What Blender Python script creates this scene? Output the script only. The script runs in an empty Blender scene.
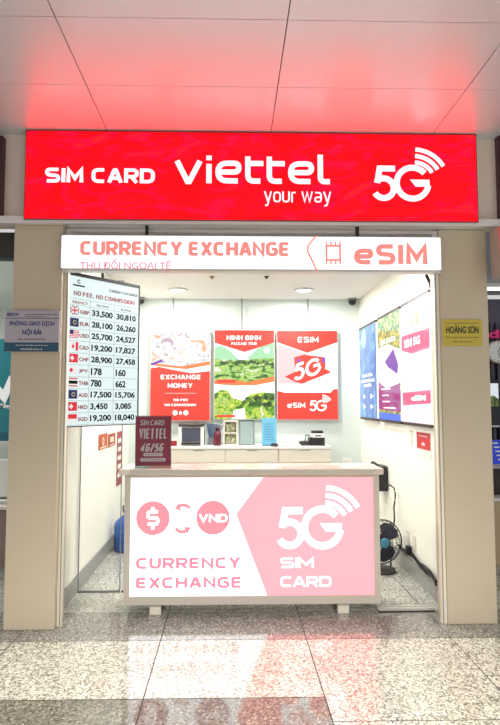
import bpy, bmesh, math, random
from mathutils import Vector, Matrix
random.seed(4)
S = bpy.context.scene
COL = S.collection
PI = math.pi
# ------------------------------------------------------------------ camera
f_px, EYE = 560.0, 1.6
VX, VY = 231.0, 402.0
PX = 243.0            # principal point: the photograph is a slightly off-centre crop
yaw = math.atan((PX - VX) / f_px)
pitch = math.atan((VY - 362.5) / math.hypot(f_px, PX - VX))
Fv = Vector((math.sin(yaw) * math.cos(pitch), math.cos(yaw) * math.cos(pitch), math.sin(pitch)))
Rv = Vector((math.cos(yaw), -math.sin(yaw), 0))
Uv = Rv.cross(Fv)
cd = bpy.data.cameras.new('camera')
cam = bpy.data.objects.new('camera', cd)
COL.objects.link(cam)
cam.location = (0, 0, EYE)
cam.rotation_euler = Matrix((Rv, Uv, -Fv)).transposed().to_euler()
cd.sensor_fit = 'VERTICAL'
cd.sensor_height = 36.0
cd.lens = 36.0 * f_px / 725.0
cd.clip_start = 0.05
cd.shift_x = (250 - PX) / 725.0
S.camera = cam


def ray(x, y):
    return Fv + Rv * ((x - PX) / f_px) + Uv * ((362.5 - y) / f_px)


def atY(x, y, Y):
    d = ray(x, y); t = Y / d.y
    return (d.x * t, EYE + d.z * t)          # X, Z on the wall plane Y


def atZ(x, y, Z=0.0):
    d = ray(x, y); t = (Z - EYE) / d.z
    return (d.x * t, d.y * t)                # X, Y on a horizontal plane


def atX(x, y, X):
    d = ray(x, y); t = X / d.x
    return (d.y * t, EYE + d.z * t)          # Y, Z on a side wall


# ------------------------------------------------------------------ materials
def lin(c):
    r = []
    for v in c[:3]:
        v = v / 255.0
        r.append(v / 12.92 if v <= 0.04045 else ((v + 0.055) / 1.055) ** 2.4)
    return (r[0], r[1], r[2], 1.0)


def mat(name, rgb, rough=0.5, metal=0.0, em=0.0, emcol=None, coat=0.0, noise=0.0, nscale=8.0, spec=0.5, bump=0.0):
    m = bpy.data.materials.new(name)
    m.use_nodes = True
    nt = m.node_tree
    b = nt.nodes['Principled BSDF']
    b.inputs['Base Color'].default_value = lin(rgb)
    b.inputs['Roughness'].default_value = rough
    b.inputs['Metallic'].default_value = metal
    b.inputs['Specular IOR Level'].default_value = spec
    b.inputs['Coat Weight'].default_value = coat
    b.inputs['Coat Roughness'].default_value = 0.04
    if em:
        b.inputs['Emission Color'].default_value = emcol if emcol else lin(rgb)
        b.inputs['Emission Strength'].default_value = em
    if noise or bump:
        tc = nt.nodes.new('ShaderNodeTexCoord')
        n = nt.nodes.new('ShaderNodeTexNoise')
        n.inputs['Scale'].default_value = nscale
        n.inputs['Detail'].default_value = 4
        nt.links.new(tc.outputs['Object'], n.inputs['Vector'])
        if noise:
            r = nt.nodes.new('ShaderNodeMapRange')
            r.inputs['To Min'].default_value = 1 - noise
            r.inputs['To Max'].default_value = 1 + noise
            nt.links.new(n.outputs['Fac'], r.inputs['Value'])
            h = nt.nodes.new('ShaderNodeHueSaturation')
            h.inputs['Color'].default_value = lin(rgb)
            nt.links.new(r.outputs['Result'], h.inputs['Value'])
            nt.links.new(h.outputs['Color'], b.inputs['Base Color'])
        if bump:
            bp = nt.nodes.new('ShaderNodeBump')
            bp.inputs['Strength'].default_value = bump
            bp.inputs['Distance'].default_value = 0.01
            nt.links.new(n.outputs['Fac'], bp.inputs['Height'])
            nt.links.new(bp.outputs['Normal'], b.inputs['Normal'])
    return m


def glow(name, rgb, k=1.0, emcol=None, rough=0.4, coat=0.0):
    """a backlit print or screen: dark body colour, gives off its own light"""
    m = mat(name, [v * 0.25 for v in rgb], rough, 0, k, emcol if emcol else lin(rgb), coat)
    return m


def ramp_mat(name, stops, scale, em=0.0, rough=0.4, coat=0.0, kind='noise', stretch=(1, 1, 1), detail=5, distort=0.0, spec=0.5, ior=1.5):
    m = bpy.data.materials.new(name)
    m.use_nodes = True
    nt = m.node_tree
    b = nt.nodes['Principled BSDF']
    tc = nt.nodes.new('ShaderNodeTexCoord')
    mp = nt.nodes.new('ShaderNodeMapping')
    mp.inputs['Scale'].default_value = stretch
    nt.links.new(tc.outputs['Object'], mp.inputs['Vector'])
    if kind == 'noise':
        n = nt.nodes.new('ShaderNodeTexNoise')
        n.inputs['Detail'].default_value = detail
        n.inputs['Distortion'].default_value = distort
        out = n.outputs['Fac']
    else:
        n = nt.nodes.new('ShaderNodeTexVoronoi')
        out = n.outputs['Color']
    n.inputs['Scale'].default_value = scale
    nt.links.new(mp.outputs['Vector'], n.inputs['Vector'])
    r = nt.nodes.new('ShaderNodeValToRGB')
    el = r.color_ramp.elements
    while len(el) < len(stops):
        el.new(0.5)
    for e, (p, c) in zip(el, stops):
        e.position = p; e.color = lin(c)
    nt.links.new(out, r.inputs['Fac'])
    nt.links.new(r.outputs['Color'], b.inputs['Base Color'])
    b.inputs['Roughness'].default_value = rough
    b.inputs['Specular IOR Level'].default_value = spec
    b.inputs['Coat Weight'].default_value = coat
    b.inputs['IOR'].default_value = ior
    if em:
        nt.links.new(r.outputs['Color'], b.inputs['Emission Color'])
        b.inputs['Emission Strength'].default_value = em
        b.inputs['Base Color'].default_value = (0.015, 0.015, 0.015, 1)
        nt.links.remove(b.inputs['Base Color'].links[0])
    return m


def glass(name, tint=(245, 252, 250), rough=0.0):
    m = bpy.data.materials.new(name)
    m.use_nodes = True
    nt = m.node_tree
    nt.nodes.remove(nt.nodes['Principled BSDF'])
    o = nt.nodes['Material Output']
    t = nt.nodes.new('ShaderNodeBsdfTransparent'); t.inputs['Color'].default_value = lin(tint)
    g = nt.nodes.new('ShaderNodeBsdfGlossy'); g.inputs['Roughness'].default_value = rough
    fr = nt.nodes.new('ShaderNodeFresnel'); fr.inputs['IOR'].default_value = 1.45
    mx = nt.nodes.new('ShaderNodeMixShader')
    ge = nt.nodes.new('ShaderNodeNewGeometry'); iv = nt.nodes.new('ShaderNodeMath'); iv.operation = 'SUBTRACT'; iv.inputs[0].default_value = 1
    nt.links.new(ge.outputs['Backfacing'], iv.inputs[1]); mu = nt.nodes.new('ShaderNodeMath'); mu.operation = 'MULTIPLY'
    nt.links.new(iv.outputs[0], mu.inputs[0]); nt.links.new(fr.outputs[0], mu.inputs[1])
    nt.links.new(mu.outputs[0], mx.inputs[0]); nt.links.new(t.outputs[0], mx.inputs[1]); nt.links.new(g.outputs[0], mx.inputs[2])
    nt.links.new(mx.outputs[0], o.inputs['Surface'])
    return m


M = dict(
    ceil=mat('ceiling_panel_metal', (212, 213, 219), 0.32, 0.25, noise=0.03, nscale=1.5, bump=0.02),
    groove=mat('panel_groove', (70, 40, 36), 0.8),
    pillar=mat('beige_pillar_cladding', (196, 184, 162), 0.45, noise=0.05, nscale=2.0),
    header=mat('beige_header_paint', (216, 206, 194), 0.5, noise=0.04),
    ledge=mat('pale_metal_ledge', (225, 222, 222), 0.35, 0.3),
    wwhite=mat('kiosk_wall_paint', (246, 246, 236), 0.45),
    wback=mat('kiosk_back_paint', (210, 220, 215), 0.4),
    iceil=mat('kiosk_ceiling_paint', (224, 222, 218), 0.7),
    jamb=mat('cream_aluminium', (235, 228, 212), 0.35, 0.1),
    alu=mat('brushed_aluminium', (206, 204, 198), 0.35, 0.4),
    dark=mat('black_plastic', (26, 26, 28), 0.4),
    darkgrey=mat('dark_grey_metal', (58, 54, 54), 0.4, 0.3),
    grey=mat('mid_grey_plastic', (128, 130, 134), 0.45),
    white=mat('white_plastic', (232, 232, 228), 0.4),
    cream=mat('cream_laminate', (226, 220, 206), 0.4),
    ctrbody=mat('grey_beige_laminate', (198, 190, 180), 0.4),
    ctrtop=ramp_mat('pale_marble_top', [(0.42, (232, 224, 214)), (0.6, (214, 196, 184))], 5, rough=0.12, distort=1.5),
    red=mat('red_print', (196, 34, 44), 0.4),
    maroon=mat('maroon_print', (178, 34, 66), 0.35, coat=0.3),
    blueplastic=mat('blue_bottle_plastic', (40, 92, 170), 0.12),
    teal=mat('teal_panel', (22, 112, 122), 0.35),
    gold=mat('brass_plaque', (196, 178, 74), 0.35, 0.25, noise=0.05),
    goldtext=mat('dark_green_ink', (44, 62, 30), 0.5),
    plaque=mat('silver_lilac_plaque', (176, 168, 178), 0.3, 0.3),
    navy=mat('navy_ink', (30, 44, 110), 0.5),
    tealband=mat('teal_band_print', (30, 78, 104), 0.4),
    wtext=mat('white_ink', (240, 240, 240), 0.5),
    blackink=mat('black_ink', (24, 24, 26), 0.5),
    granitebase=ramp_mat('grey_granite_baseboard', [(0.3, (120, 120, 118)), (0.7, (176, 176, 172))], 60, rough=0.3),
    desk=mat('desk_wood', (190, 170, 140), 0.4),
    deskbrown=mat('brown_desk_panel', (140, 120, 112), 0.5),
    glass=glass('clear_glass', (254, 255, 255)),
    acryl=glass('clear_acrylic', (235, 240, 240)),
)
# ---- backlit prints
WH = (1.0, 1.0, 1.0, 1)
M['led_red'] = ramp_mat('led_screen_red', [(0.4, (255, 0, 6)), (0.52, (252, 0, 14)), (0.6, (255, 0, 34)), (0.7, (255, 14, 14))], 2.2, em=3.1, rough=1.0, spec=0.0, distort=2.5, stretch=(1, 1, 2.6))
M['led_white'] = glow('led_white', (250, 246, 255), 1.2)
M['box_white'] = glow('backlit_white', (255, 255, 255), 1.3, (1, 0.98, 0.985, 1))
M['box_white2'] = glow('backlit_white_counter', (255, 255, 255), 2.6, (1, 0.97, 0.98, 1))
M['sign_coral'] = glow('coral_backlit_letters', (246, 140, 130), 1.0, (0.92, 0.27, 0.235, 1))
M['sign_pink'] = glow('pink_backlit_letters', (240, 160, 175), 1.0, (0.8, 0.24, 0.32, 1))
M['ctr_pink'] = glow('pink_backlit_panel', (255, 182, 190), 1.0, (2.2, 0.50, 0.56, 1))
M['ctr_letter'] = glow('pink_backlit_print', (255, 176, 192), 1.0, (1.1, 0.32, 0.42, 1))
M['ctr_circle'] = glow('rose_backlit_disc', (250, 160, 172), 1.0, (1.0, 0.33, 0.39, 1))
M['poster_red'] = glow('poster_red', (238, 66, 52), 1.15)
M['poster_white'] = glow('poster_white', (255, 252, 248), 1.3)
M['poster_pinkish'] = glow('poster_soft_pink', (252, 205, 208), 1.1)
M['poster_orange'] = glow('poster_orange', (244, 130, 70), 1.1)
M['map'] = ramp_mat('poster_map_print', [(0.36, (196, 170, 190)), (0.42, (250, 246, 240)), (0.485, (252, 250, 246)), (0.497, (150, 144, 186)), (0.509, (250, 246, 244)), (0.6, (252, 240, 230)), (.66, (240, 170, 120))], 3.0, em=1.0, detail=3, distort=2.0, stretch=(1, 1, 1.4))
M['valley'] = ramp_mat('poster_valley_print', [(0.36, (36, 90, 24)), (0.44, (104, 180, 50)), (0.5, (214, 236, 130)), (0.54, (110, 190, 60)), (0.62, (250, 252, 220))], 6, em=1.0, distort=1.5, stretch=(1, 1, 2.4))
M['river'] = ramp_mat('poster_river_print', [(0.36, (40, 90, 20)), (0.45, (120, 190, 40)), (0.51, (236, 240, 90)), (0.56, (110, 180, 50)), (0.64, (240, 250, 200))], 7, em=1.0, distort=1.5)
M['hill'] = glow('poster_pale_green_hill', (168, 222, 176), 1.05)
M['skyp'] = glow('poster_sky', (228, 244, 250), 1.1)
M['darktree'] = ramp_mat('poster_tree_print', [(0.4, (16, 46, 14)), (0.52, (56, 104, 24)), (0.65, (130, 170, 50))], 24, em=1.0)
M['blueposter'] = ramp_mat('blue_poster_print', [(0.3, (24, 62, 140)), (0.5, (44, 104, 186)), (0.62, (70, 150, 190)), (0.72, (150, 200, 200))], 5, em=1.5, rough=0.3, coat=0.5, distort=1.5, stretch=(1, 1, 0.6))
M['greenposter'] = ramp_mat('green_gold_poster_print', [(0.34, (30, 100, 50)), (0.48, (70, 150, 80)), (0.56, (210, 190, 60)), (0.68, (250, 246, 200))], 8, em=1.4, rough=0.3, coat=0.5, distort=2)
M['magenta'] = glow('magenta_poster', (150, 40, 140), 0.95, coat=0.5)
M['paleposter'] = glow('pale_rose_poster', (255, 232, 238), 1.15, coat=0.5)
M['rose'] = glow('rose_poster', (244, 96, 142), 1.05, coat=0.5)
M['violet'] = glow('violet_poster', (120, 60, 180), 0.95)
M['screen'] = glow('rate_screen', (222, 240, 240), 1.0)
M['screentext'] = mat('screen_black', (16, 16, 26), 0.5, spec=0.1)
M['screenred'] = mat('screen_maroon', (140, 16, 44), 0.5, em=0.12)
M['flagblue'] = mat('flag_blue', (16, 22, 90), 0.5, em=0.3)
M['flagred'] = mat('flag_red', (190, 24, 44), 0.5, em=0.5)
M['lamp'] = glow('lamp_diffuser', (255, 252, 240), 9.0)


# ------------------------------------------------------------------ mesh builder
class MB:
    def __init__(s):
        s.v = []; s.f = []

    def add(s, vs, fs):
        o = len(s.v)
        s.v += [tuple(v) for v in vs]
        s.f += [tuple(i + o for i in f) for f in fs]
        return s

    def box(s, x0, x1, y0, y1, z0, z1):
        vs = [(x, y, z) for z in (z0, z1) for y in (y0, y1) for x in (x0, x1)]
        return s.add(vs, [(0, 2, 3, 1), (4, 5, 7, 6), (0, 1, 5, 4), (2, 6, 7, 3), (0, 4, 6, 2), (1, 3, 7, 5)])

    def rbox(s, x0, x1, y0, y1, z0, z1, r=0.004, n=3):
        """box whose vertical edges and rims are softened"""
        pts = []
        for cx, cy, a0 in ((x1 - r, y1 - r, 0), (x0 + r, y1 - r, 90), (x0 + r, y0 + r, 180), (x1 - r, y0 + r, 270)):
            for k in range(n + 1):
                a = math.radians(a0 + 90 * k / n)
                pts.append((cx, cy, math.cos(a), math.sin(a)))
        rings = []
        for zz, rr in ((z0, r * 0.4), (z0 + r * 0.6, r), (z1 - r * 0.6, r), (z1, r * 0.4)):
            rings.append([(cx + c * rr, cy + q * rr, zz) for cx, cy, c, q in pts])
        return s.loft(rings)

    def loft(s, rings, cap=True):
        n = len(rings[0]); vs = [p for r in rings for p in r]; fs = []
        for k in range(len(rings) - 1):
            for i in range(n):
                j = (i + 1) % n
                fs.append((k * n + i, k * n + j, (k + 1) * n + j, (k + 1) * n + i))
        if cap:
            fs.append(tuple(reversed(range(n)))); fs.append(tuple((len(rings) - 1) * n + i for i in range(n)))
        return s.add(vs, fs)

    def lathe(s, prof, c=(0, 0, 0), axis='Z', n=24, cap=True):
        rings = []
        for r, h in prof:
            ring = []
            for k in range(n):
                a = 2 * PI * k / n
                p = (r * math.cos(a), r * math.sin(a), h)
                if axis == 'Y': p = (p[0], p[2], p[1])
                if axis == 'X': p = (p[2], p[0], p[1])
                ring.append((p[0] + c[0], p[1] + c[1], p[2] + c[2]))
            rings.append(ring)
        return s.loft(rings, cap)

    def tube(s, pts, r, n=8, closed=False):
        pts = [Vector(p) for p in pts]; rings = []; m = len(pts)
        for i, p in enumerate(pts):
            if closed: d = pts[(i + 1) % m] - pts[i - 1]
            else: d = pts[min(i + 1, m - 1)] - pts[max(i - 1, 0)]
            d.normalize()
            u = d.cross(Vector((0, 0, 1)) if abs(d.z) < 0.9 else Vector((1, 0, 0))).normalized()
            w = d.cross(u)
            rings.append([tuple(p + (u * math.cos(2 * PI * k / n) + w * math.sin(2 * PI * k / n)) * r) for k in range(n)])
        if closed: rings.append(rings[0])
        return s.loft(rings, not closed)

    def prism(s, pts, y0, y1):
        """polygon in local x,z pulled from y0 (front) to y1"""
        n = len(pts)
        vs = [(x, y0, z) for x, z in pts] + [(x, y1, z) for x, z in pts]
        fs = [tuple(range(n)), tuple(reversed(range(n, 2 * n)))]
        fs += [(i, i + n, (i + 1) % n + n, (i + 1) % n) for i in range(n)]
        return s.add(vs, fs)

    def disc(s, cx, cz, r, y0, y1, n=40, r2=None):
        return s.prism([(cx + r * math.cos(2 * PI * k / n), cz + (r2 or r) * math.sin(2 * PI * k / n)) for k in range(n)], y0, y1)

    def strip(s, pts, t, y0, y1, closed=False):
        """flat stroke of width t along a polyline in x,z"""
        P = []
        for p in pts:
            v = Vector((p[0], p[1]))
            if not P or (v - P[-1]).length > 1e-5: P.append(v)
        if closed and (P[0] - P[-1]).length < 1e-5: P.pop()
        n = len(P); L = []; R = []
        for i in range(n):
            if closed: a, b = P[i] - P[i - 1], P[(i + 1) % n] - P[i]
            else:
                a = P[i] - P[i - 1] if i else P[1] - P[0]
                b = P[i + 1] - P[i] if i < n - 1 else a
            a = a.normalized(); b = b.normalized()
            q = Vector((-a.y - b.y, a.x + b.x))
            if q.length < 1e-6: q = Vector((-a.y, a.x))
            q.normalize()
            k = (t / 2) / max(0.45, q.dot(Vector((-a.y, a.x))))
            L.append(P[i] + q * k); R.append(P[i] - q * k)
        vs = [(p.x, y, p.y) for y in (y0, y1) for p in L + R]
        fs = []
        for i in range(n if closed else n - 1):
            j = (i + 1) % n
            fs += [(i, j, n + j, n + i), (2 * n + i, 3 * n + i, 3 * n + j, 2 * n + j), (i, 2 * n + i, 2 * n + j, j), (n + i, n + j, 3 * n + j, 3 * n + i)]
        if not closed:
            fs += [(0, n, 3 * n, 2 * n), (n - 1, 3 * n - 1, 4 * n - 1, 2 * n - 1)]
        return s.add(vs, fs)

    def move(s, fn):
        s.v = [fn(*v) for v in s.v]; return s

    def build(s, name, m, parent=None, smooth=False, kind=None):
        me = bpy.data.meshes.new(name)
        me.from_pydata(s.v, [], s.f)
        bm = bmesh.new(); bm.from_mesh(me)
        bmesh.ops.recalc_face_normals(bm, faces=bm.faces)
        bm.to_mesh(me); bm.free()
        for mm in (m if isinstance(m, list) else [m]):
            me.materials.append(mm)
        if smooth:
            for p in me.polygons: p.use_smooth = True
            me.set_sharp_from_angle(angle=0.6)
        o = bpy.data.objects.new(name, me)
        COL.objects.link(o)
        if parent: o.parent = parent
        if kind: o['kind'] = kind
        return o


def thing(name, label, cat, loc=(0, 0, 0), rz=0.0, group=None):
    o = bpy.data.objects.new(name, None)
    COL.objects.link(o)
    o.location = loc; o.rotation_euler = (0, 0, rz); o.empty_display_size = 0.1
    o['label'] = label; o['category'] = cat
    if group: o['group'] = group
    return o


def tag(o, label, cat, group=None):
    o['label'] = label; o['category'] = cat
    if group: o['group'] = group
    return o


def struct(o):
    o['kind'] = 'structure'; return o


# ------------------------------------------------------------------ lettering
def corner(pts, r, closed=False, right_only=None):
    out = []; n = len(pts)
    for i, p in enumerate(pts):
        if (not closed and i in (0, n - 1)) or r <= 0 or (right_only is not None and p[0] < right_only):
            out.append(p); continue
        a = Vector(pts[i - 1]); b = Vector(p); c = Vector(pts[(i + 1) % n])
        la, lc = (a - b).length, (c - b).length
        k = min(r, la * 0.5, lc * 0.5)
        p0 = b + (a - b) / la * k; p2 = b + (c - b) / lc * k
        for q in range(6):
            t = q / 5
            v = p0 * (1 - t) ** 2 + b * 2 * t * (1 - t) + p2 * t * t
            out.append((v.x, v.y))
    return out


# strokes on a 0..1 square: (points, closed, round)
G = {
    'S': (1, [([(1, 1), (0, 1), (0, .53), (1, .47), (1, 0), (0, 0)], 0, 1)]),
    'I': (.0, [([(0, -.1), (0, 1.1)], 0, 0)]),
    'M': (1.15, [([(0, -.1), (0, 1), (.5, .25), (1, 1), (1, -.1)], 0, 0)]),
    'C': (.95, [([(1, 1), (0, 1), (0, 0), (1, 0)], 0, 1)]),
    'A': (1.05, [([(0, -.1), (.42, 1), (.58, 1), (1, -.1)], 0, .3), ([(.2, .28), (.8, .28)], 0, 0)]),
    'R': (.95, [([(0, -.1), (0, 1), (1, 1), (1, .42), (0, .42)], 0, 8), ([(.5, .42), (1, -.1)], 0, 0)]),
    'D': (1, [([(0, 0), (0, 1), (1, 1), (1, 0)], 1, 9)]),
    'U': (.95, [([(0, 1.1), (0, 0), (1, 0), (1, 1.1)], 0, 1)]),
    'N': (1, [([(0, -.1), (0, 1), (1, 0), (1, 1.1)], 0, 0)]),
    'E': (.85, [([(1, 1), (0, 1), (0, 0), (1, 0)], 0, .3), ([(0, .5), (.95, .5)], 0, 0)]),
    'X': (.95, [([(0, -.1), (1, 1.1)], 0, 0), ([(0, 1.1), (1, -.1)], 0, 0)]),
    'H': (.95, [([(0, -.1), (0, 1.1)], 0, 0), ([(1, -.1), (1, 1.1)], 0, 0), ([(0, .5), (1, .5)], 0, 0)]),
    'G': (1, [([(1, 1), (0, 1), (0, 0), (1, 0), (1, .5), (.5, .5)], 0, 1)]),
    'V': (1.05, [([(0, 1.1), (.5, -.02), (1, 1.1)], 0, 0)]),
    'Y': (1, [([(0, 1.1), (.5, .45), (1, 1.1)], 0, 0), ([(.5, .5), (.5, -.1)], 0, 0)]),
    'T': (.9, [([(-.05, 1), (1.05, 1)], 0, 0), ([(.5, 1), (.5, -.1)], 0, 0)]),
    'L': (.8, [([(0, 1.1), (0, 0), (1, 0)], 0, .3)]),
    'O': (1, [([(0, 0), (0, 1), (1, 1), (1, 0)], 1, 1)]),
    'P': (.95, [([(0, -.1), (0, 1), (1, 1), (1, .42), (0, .42)], 0, 8)]),
    'K': (.95, [([(0, -.1), (0, 1.1)], 0, 0), ([(1, 1.1), (.1, .5), (1, -.1)], 0, 0)]),
    'B': (.95, [([(0, 0), (0, 1), (.95, 1), (.95, .52), (0, .52)], 0, .8), ([(0, .52), (1, .52), (1, 0), (0, 0)], 0, .8)]),
    'F': (.85, [([(1, 1), (0, 1), (0, -.1)], 0, 0), ([(0, .5), (.9, .5)], 0, 0)]),
    '4': (1, [([(.7, -.1), (.7, 1), (0, .3), (1.1, .3)], 0, 0)]),
    '5': (.95, [([(1, 1), (0, 1), (0, .55), (1, .55), (1, 0), (0, 0)], 0, .7)]),
    '/': (.6, [([(0, -.1), (1, 1.1)], 0, 0)]),
    '$': (.9, [([(1, .84), (0, .84), (0, .5), (1, .5), (1, .16), (0, .16)], 0, .6), ([(.5, 1.12), (.5, .85)], 0, 0), ([(.5, .15), (.5, -.12)], 0, 0)]),
    ',': (.05, [([(0, .12), (-.3, -.1)], 0, 0)]),
    'v': (1.1, [([(0, .8), (.46, -.04), (.54, -.04), (1, .8)], 0, 0)]),
    'i': (0, [([(0, -.1), (0, .68)], 0, 0), ([(0, .84), (0, 1.02)], 0, 0)]),
    'e': (1.0, [([(.95, 0), (0, 0), (0, .72), (1, .72), (1, .36), (0, .36)], 0, 1)]),
    't': (.6, [([(0, 1.0), (0, 0), (1, 0)], 0, .8), ([(0, .72), (1.25, .72)], 0, 0)]),
    'l': (.38, [([(0, 1.1), (0, 0), (1.2, 0)], 0, .8)]),
    'y': (.9, [([(0, .8), (.5, .02)], 0, 0), ([(1, .8), (.42, -.3), (.05, -.3)], 0, .3)]),
    'o': (.85, [([(0, 0), (0, .72), (1, .72), (1, 0)], 1, 1)]),
    'u': (.85, [([(0, .8), (0, 0), (1, 0), (1, .8)], 0, 1)]),
    'r': (.5, [([(0, -.1), (0, .72), (1, .72)], 0, 1)]),
    'w': (1.4, [([(0, .8), (.25, 0), (.5, .75), (.75, 0), (1, .8)], 0, 0)]),
    'a': (.85, [([(.05, .72), (1, .72), (1, 0), (0, 0), (0, .36), (1, .36)], 0, .7)]),
}


class Words(list):
    """one mesh per word"""
    def build(self, name, m, parent=None):
        for w in self: o = w.build(name, m, parent)
        return o


def strokes(text, x0, x1, z0, z1, t=0.2, y0=-0.004, y1=0.0, gap=0.18, slant=0.0):
    """square-cornered sans lettering; letter widths are chosen so that it fills x0..x1 with even stroke weight"""
    H = z1 - z0; want = (x1 - x0 - slant * H) / H
    def lay(k):
        words = [[]]; x = 0.0
        for ch in text:
            if ch == ' ':
                x += 0.45 * k; words.append([]); continue
            w, st = G[ch]
            w *= (0.95 - t) * k
            for pts, cl, rr in st:
                q = [(x + t / 2 + px * w, min(1.0 if pz > 1 else 9, max(0.0 if -.1 <= pz < 0 else -9, t / 2 + pz * (1 - t)))) for px, pz in pts]
                if rr >= 8: q = corner(q, 0.34 if rr > 8 else .3, bool(cl), x + t / 2 + w * .5)
                elif rr: q = corner(q, 0.3 * rr, bool(cl))
                words[-1].append((q, bool(cl)))
            x += w + t + gap * (k if k < 1 else 1)
        return words, x - gap
    lo, hi = .2, 5.0
    for _ in range(30):
        mid_ = (lo + hi) / 2
        if lay(mid_)[1] < want: lo = mid_
        else: hi = mid_
    words, tot = lay(lo); out = Words(); allv = []
    for wd in words:
        m = MB()
        for q, cl in wd: m.strip(q, t, y0, y1, cl)
        out.append(m); allv += m.v
    ax, bx = min(v[0] for v in allv), max(v[0] for v in allv)
    az, bz = min(v[2] for v in allv), max(v[2] for v in allv)
    sx = (x1 - x0 - slant * H) / (bx - ax)
    for m in out:
        m.move(lambda vx, vy, vz: (x0 + (vx - ax) * sx + slant * (vz - az) / (bz - az) * H, vy, z0 + (vz - az) / (bz - az) * H))
    return out


def text_mb(s, x0, x1, z0, z1, bold=0.0, y0=-0.003, y1=0.0, mb=None):
    cu = bpy.data.curves.new('t', 'FONT'); cu.body = s; cu.size = 1; cu.extrude = 0.01; cu.offset = bold
    cu.resolution_u = 3
    o = bpy.data.objects.new('t', cu); COL.objects.link(o)
    dg = bpy.context.evaluated_depsgraph_get(); dg.update()
    me = bpy.data.meshes.new_from_object(o.evaluated_get(dg))
    vs = [tuple(v.co) for v in me.vertices]; fs = [tuple(p.vertices) for p in me.polygons]
    bpy.data.objects.remove(o); bpy.data.curves.remove(cu); bpy.data.meshes.remove(me)
    xs = [v[0] for v in vs]; ys = [v[1] for v in vs]
    ax, bx, ay, by = min(xs), max(xs), min(ys), max(ys)
    fit = lambda x, y, z: (x0 + (x - ax) / (bx - ax) * (x1 - x0), y0 if z > 0 else y1, z0 + (y - ay) / (by - ay) * (z1 - z0))
    if mb is None and ' ' in s and len(s) > 6:
        ends = []
        for q in range(1, len(s.split(' ')) + 1):         # right end of every word
            c2 = bpy.data.curves.new('t', 'FONT'); c2.body = ' '.join(s.split(' ')[:q]); c2.size = 1; c2.offset = bold
            o2 = bpy.data.objects.new('t', c2); COL.objects.link(o2)
            dg = bpy.context.evaluated_depsgraph_get(); dg.update()
            m2 = bpy.data.meshes.new_from_object(o2.evaluated_get(dg)); ends.append(max(v.co.x for v in m2.vertices) + 0.03)
            bpy.data.objects.remove(o2); bpy.data.curves.remove(c2); bpy.data.meshes.remove(m2)
        ends[-1] = 1e9; out = Words()
        wi = [next(i for i, e in enumerate(ends) if v[0] <= e) for v in vs]
        for q in range(len(ends)):
            idx = {}; nv = []; nf = []
            for f in fs:
                if wi[f[0]] == q:
                    for i in f:
                        if i not in idx: idx[i] = len(nv); nv.append(fit(*vs[i]))
                    nf.append(tuple(idx[i] for i in f))
            if nf: out.append(MB().add(nv, nf))
        return out
    k = MB() if mb is None else mb
    k.add([(x0 + (x - ax) / (bx - ax) * (x1 - x0), y0 if z > 0 else y1, z0 + (y - ay) / (by - ay) * (z1 - z0)) for x, y, z in vs], fs)
    return k


def arc(cx, cz, r, a0, a1, n=24):
    return [(cx + r * math.cos(math.radians(a0 + (a1 - a0) * k / n)), cz + r * math.sin(math.radians(a0 + (a1 - a0) * k / n))) for k in range(n + 1)]


def logo5g(cx, cz, s, y0=-0.004, y1=0.0):
    """the 5G numeral with radio arcs, s = metres per unit (370 units wide)"""
    m = MB(); K = lambda x, y: ((x - 245) , (172 - y))
    m.strip([K(172, 142), K(92, 142), K(79, 218)], 30, y0, y1)
    c = K(112, 246)
    m.strip([K(79, 210)] + arc(c[0], c[1], 52, 128, -150), 30, y0, y1)
    g = K(262, 218)
    m.strip(arc(g[0], g[1], 82, 40, 352, 40), 30, y0, y1)
    m.prism([K(250, 200), K(350, 200), K(350, 228), K(322, 236), K(278, 236)], y0, y1)
    w = K(272, 215)
    for r in (176, 141, 107):
        m.strip(arc(w[0], w[1], r, 87, 30, 14), 21, y0, y1)
    return m.move(lambda x, y, z: (cx + x * s, y, cz + z * s))


# ================================================================== THE SETTING
CEIL, YF, KC, XL, XR, YB = 3.60, 4.13, 2.93, -1.30, 1.667, 7.20
# ---- floor tiles
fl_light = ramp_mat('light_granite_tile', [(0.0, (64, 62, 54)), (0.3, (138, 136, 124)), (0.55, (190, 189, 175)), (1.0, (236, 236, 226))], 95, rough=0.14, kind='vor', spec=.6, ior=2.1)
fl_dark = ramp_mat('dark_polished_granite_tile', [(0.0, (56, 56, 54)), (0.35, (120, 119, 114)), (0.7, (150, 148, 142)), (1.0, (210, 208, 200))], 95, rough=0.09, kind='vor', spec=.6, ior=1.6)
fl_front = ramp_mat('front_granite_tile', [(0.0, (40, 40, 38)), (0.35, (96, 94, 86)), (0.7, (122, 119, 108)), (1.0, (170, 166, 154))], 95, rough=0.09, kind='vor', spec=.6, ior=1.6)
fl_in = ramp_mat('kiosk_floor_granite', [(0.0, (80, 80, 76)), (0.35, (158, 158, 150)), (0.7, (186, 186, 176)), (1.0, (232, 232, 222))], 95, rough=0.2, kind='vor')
grout = mat('dark_grout', (62, 56, 50), 0.9)
xs = [-1.455 + 0.984 * k for k in range(-5, 7)]
tiles = MB(); mi = []
jt = 0.0035
def tile(x0, x1, y0, y1, m):
    tiles.add([(x0 + jt, y0 + jt, 0), (x1 - jt, y0 + jt, 0), (x1 - jt, y1 - jt, 0), (x0 + jt, y1 - jt, 0)], [(0, 1, 2, 3)]); mi.append(m)
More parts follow.
